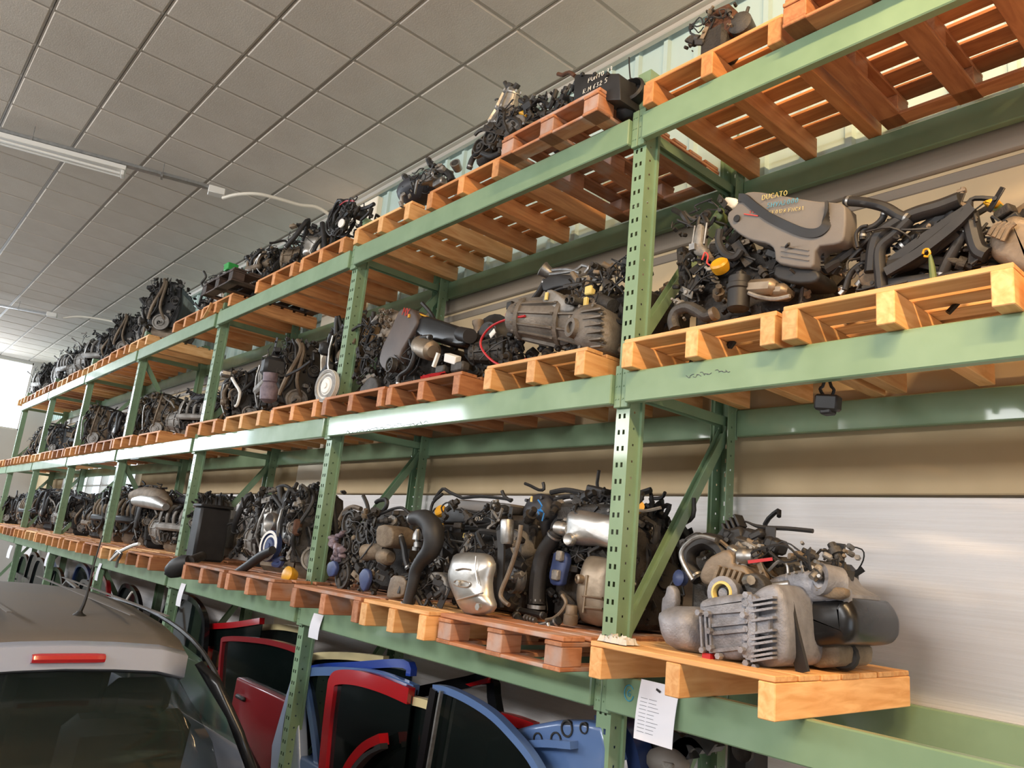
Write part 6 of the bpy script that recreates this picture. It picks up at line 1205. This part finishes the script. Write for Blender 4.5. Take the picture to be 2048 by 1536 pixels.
# ------------------------------------------------------------------ silver hatchback in the foreground, seen from behind
CX, CY = -4.6, .77
car = thing('silver_car', 'dusty silver hatchback with a red high brake light, lower left', 'car', (CX, CY, .035)); local(car)
def sec(x, hw, zt, hb, zb):
    """half cross-section points from belt to roof centre"""
    return [(x, hb, zb), (x, hb*.985, zb+(zt-zb)*.25), (x, hw*1.10, zb+(zt-zb)*.62), (x, hw*1.0, zb+(zt-zb)*.82), (x, hw*.88, zt-.035), (x, hw*.66, zt-.010), (x, hw*.33, zt), (x, 0, zt+.004)]
def mirror(s): return s+[(p[0], -p[1], p[2]) for p in reversed(s[:-1])]
RX = [(-1.05, .47, 1.40), (-.7, .50, 1.455), (-.2, .52, 1.485), (.4, .52, 1.485), (.9, .51, 1.462), (1.18, .50, 1.432), (1.30, .485, 1.405)]
def skin(name, rows, m, parent, th=.012, smooth=50):
    mb = MB(); n = len(rows[0]); vs = [p for r_ in rows for p in r_]; fs = []
    for a in range(len(rows)-1):
        for i in range(n-1): fs.append((a*n+i, a*n+i+1, (a+1)*n+i+1, (a+1)*n+i))
    mb.add(vs, fs); o = mb.build(name, m, parent, smooth); o.data.flip_normals() if False else None
    sm = o.modifiers.new('thickness', 'SOLIDIFY'); sm.thickness = th; sm.offset = 0; return o
rows = [mirror(sec(x, hw, zt, .70, 1.0))[4:-4] for x, hw, zt in RX]
roof = skin('roof', rows, 'car_roof', car)
# spoiler edge and tailgate frame
sp = [[(1.30+.0, y, z) for (x, y, z) in rows[-1]]]
e0 = rows[-1]; e1 = [(x+.03, y*1.01, z-.012) for x, y, z in e0]; e2 = [(x+.035, y*1.01, z-.085) for x, y, z in e0]; e3 = [(x-.0, y*1.0, z-.10) for x, y, z in e0]
tail = skin('tailgate', [e0, e1, e2, e3], 'car_silver', car)
bl = MB(); bp = [(1.343, y, 1.405-.048-.05*(y/.5)**2*.2) for y in (-.12, -.115, -.06, 0, .06, .115, .12)]
bl.tube(bp, [.014, .018, .018, .018, .014], 8, 2, flat=1.0); bl.build('brake_light', 'brake_red', tail)
gl0 = [(1.315, y*.97, z-.095) for x, y, z in e0]; gl1 = [(1.50, y*1.22, z-.30+.0*abs(y)) for x, y, z in e0]; gl2 = [(1.62, y*1.32, z-.50) for x, y, z in e0]
gi = skin('rear_window', [gl0, gl1, gl2], 'car_glass', car, .006)
# pillars, sides, lower tailgate
for s in (-1, 1):
    P = [[(1.30, s*.49, 1.33), (1.42, s*.54, 1.27)], [(1.42, s*.60, 1.16), (1.52, s*.62, 1.10)], [(1.55, s*.71, .95), (1.66, s*.69, .88)]]
    skin('rear_pillar', [P[0], P[1], P[2]], 'black_gloss', car, .03)
    side = [[(-1.9, s*.70, .95), (-1.9, s*.80, .60), (-1.9, s*.78, .25)], [(-1.0, s*.72, .97), (-1.0, s*.83, .62), (-1.0, s*.80, .22)], [(.4, s*.73, .98), (.4, s*.84, .64), (.4, s*.81, .22)], [(1.3, s*.73, 1.0), (1.3, s*.83, .66), (1.3, s*.80, .26)], [(1.75, s*.66, .92), (1.85, s*.74, .62), (1.8, s*.72, .30)]]
    skin('side_panel', side, 'car_silver', car, .02)
    gs = [[(-1.02, s*.50, 1.37), (-1.5, s*.68, .98)], [(-.2, s*.545, 1.40), (-.2, s*.715, .98)], [(.4, s*.545, 1.40), (.4, s*.725, .99)], [(1.22, s*.53, 1.33), (1.42, s*.70, 1.01)]]
    skin('side_window', gs, 'green_glass', car, .006)
    MB().tube([(-1.0, s*.505, 1.38), (-.3, s*.555, 1.425), (.5, s*.56, 1.425), (1.25, s*.525, 1.36), (1.48, s*.62, 1.12), (1.62, s*.70, .92)], .010, 6, 4).build('roof_gutter', 'black_plastic', car)
    for wx in (-1.25, 1.22):
        w_ = MB().lathe((wx, s*.70, .30), (0, s, 0), [(-.09, .2), (-.09, .28), (-.07, .30), (.07, .30), (.09, .28), (.09, .19), (.05, .17), (.06, 0)], 24).build('wheel', 'rubber', car)
skin('tailgate_lower', [[(1.62, y, z) for y, z in ((-.68, .92), (0, .93), (.68, .92))], [(1.78, y, z) for y, z in ((-.74, .62), (0, .62), (.74, .62))], [(1.82, y, z) for y, z in ((-.74, .28), (0, .28), (.74, .28))]], 'car_silver', car, .02)
skin('bonnet', [[(-1.15, -.55, 1.0), (-1.15, 0, 1.03), (-1.15, .55, 1.0)], [(-1.7, -.66, .90), (-1.7, 0, .93), (-1.7, .66, .90)], [(-2.05, -.62, .70), (-2.1, 0, .72), (-2.05, .62, .70)], [(-2.1, -.66, .30), (-2.15, 0, .30), (-2.1, .66, .30)]], 'car_silver', car, .02)
skin('windscreen', [[(-1.05, -.44, 1.385), (-1.05, 0, 1.395), (-1.05, .44, 1.385)], [(-1.6, -.64, .98), (-1.62, 0, 1.0), (-1.6, .64, .98)]], 'car_glass', car, .006)
MB().box((0, 0, .30), (3.5, 1.45, .12), b=.03).build('floor_pan', 'black_plastic', car)
for y in (-.36, .36):
    for x, lb in ((.95, 'rear_seat'), (-.35, 'front_seat')):
        st = MB().box((x, y, .78), (.16, .50, .62), (0, .2, 0), b=.05).box((x-.22, y, .48), (.45, .5, .16), b=.05).build(lb, 'seat', car)
        MB().box((x+.09, y, 1.15), (.10, .27, .17), (0, .15, 0), b=.045).build('headrest', 'seat', st)
MB().lathe((.93, .10, 1.452), (.0, 0, 1), [(0, .035), (.012, .03), (.022, .014), (.03, .010)], 12).build('antenna_base', 'black_plastic', car)
MB().tube([(.93, .10, 1.47), (.90, .12, 1.53), (.83, .14, 1.65), (.75, .17, 1.79)], [.009, .007, .004, .003], 6, 3).build('antenna', 'black_plastic', car)
for y in (-.30, -.18, .26, .40): MB().box((.1, y, 1.489), (2.0, .018, .004)).build('roof_seam', 'car_roof', roof)
m = MB().box((1.60, .02, .96), (.004, .16, .05), (0, -.45, 0)); m.build('window_sticker', 'sticker', car)
# dark car beyond
c2 = thing('dark_car', 'dark car parked beyond the silver hatchback, at the left edge', 'car', (-9.6, .55, 0)); local(c2)
rows = [mirror(sec(x, hw, zt, .70, 1.0))[3:-3] for x, hw, zt in RX]; skin('roof', rows, 'door_black', c2)
rw = rows[-1]; skin('rear_window', [[(1.31, y*.97, z-.06) for x, y, z in rw], [(1.62, y*1.3, z-.48) for x, y, z in rw]], 'car_glass', c2, .006)
for s in (-1, 1):
    skin('side_panel', [[(-1.9, s*.70, .95), (-1.9, s*.80, .60), (-1.9, s*.78, .25)], [(.4, s*.73, .98), (.4, s*.84, .64), (.4, s*.81, .22)], [(1.75, s*.66, .92), (1.85, s*.74, .62), (1.8, s*.72, .30)]], 'door_black', c2, .02)
    skin('side_window', [[(-1.02, s*.50, 1.37), (-1.5, s*.68, .98)], [(.4, s*.545, 1.40), (.4, s*.725, .99)], [(1.22, s*.53, 1.33), (1.42, s*.70, 1.01)]], 'green_glass', c2, .006)
    MB().tube([(-1.0, s*.505, 1.38), (.5, s*.56, 1.425), (1.25, s*.525, 1.36), (1.62, s*.70, .92)], .018, 6, 4).build('pillar', 'door_black', c2)
    for wx in (-1.25, 1.22): MB().lathe((wx, s*.70, .30), (0, s, 0), [(-.09, .2), (-.09, .28), (-.07, .30), (.07, .30), (.09, .28), (.09, .19), (.05, .17), (.06, 0)], 20).build('wheel', 'rubber', c2)
skin('tailgate_lower', [[(1.62, y, z) for y, z in ((-.68, .92), (0, .93), (.68, .92))], [(1.82, y, z) for y, z in ((-.74, .28), (0, .28), (.74, .28))]], 'door_black', c2, .02)
skin('bonnet', [[(-1.15, -.55, 1.0), (-1.15, .55, 1.0)], [(-2.05, -.62, .70), (-2.05, .62, .70)], [(-2.1, -.66, .30), (-2.1, .66, .30)]], 'door_black', c2, .02)
MB().box((0, 0, .30), (3.5, 1.45, .12), b=.03).build('floor_pan', 'black_plastic', c2)
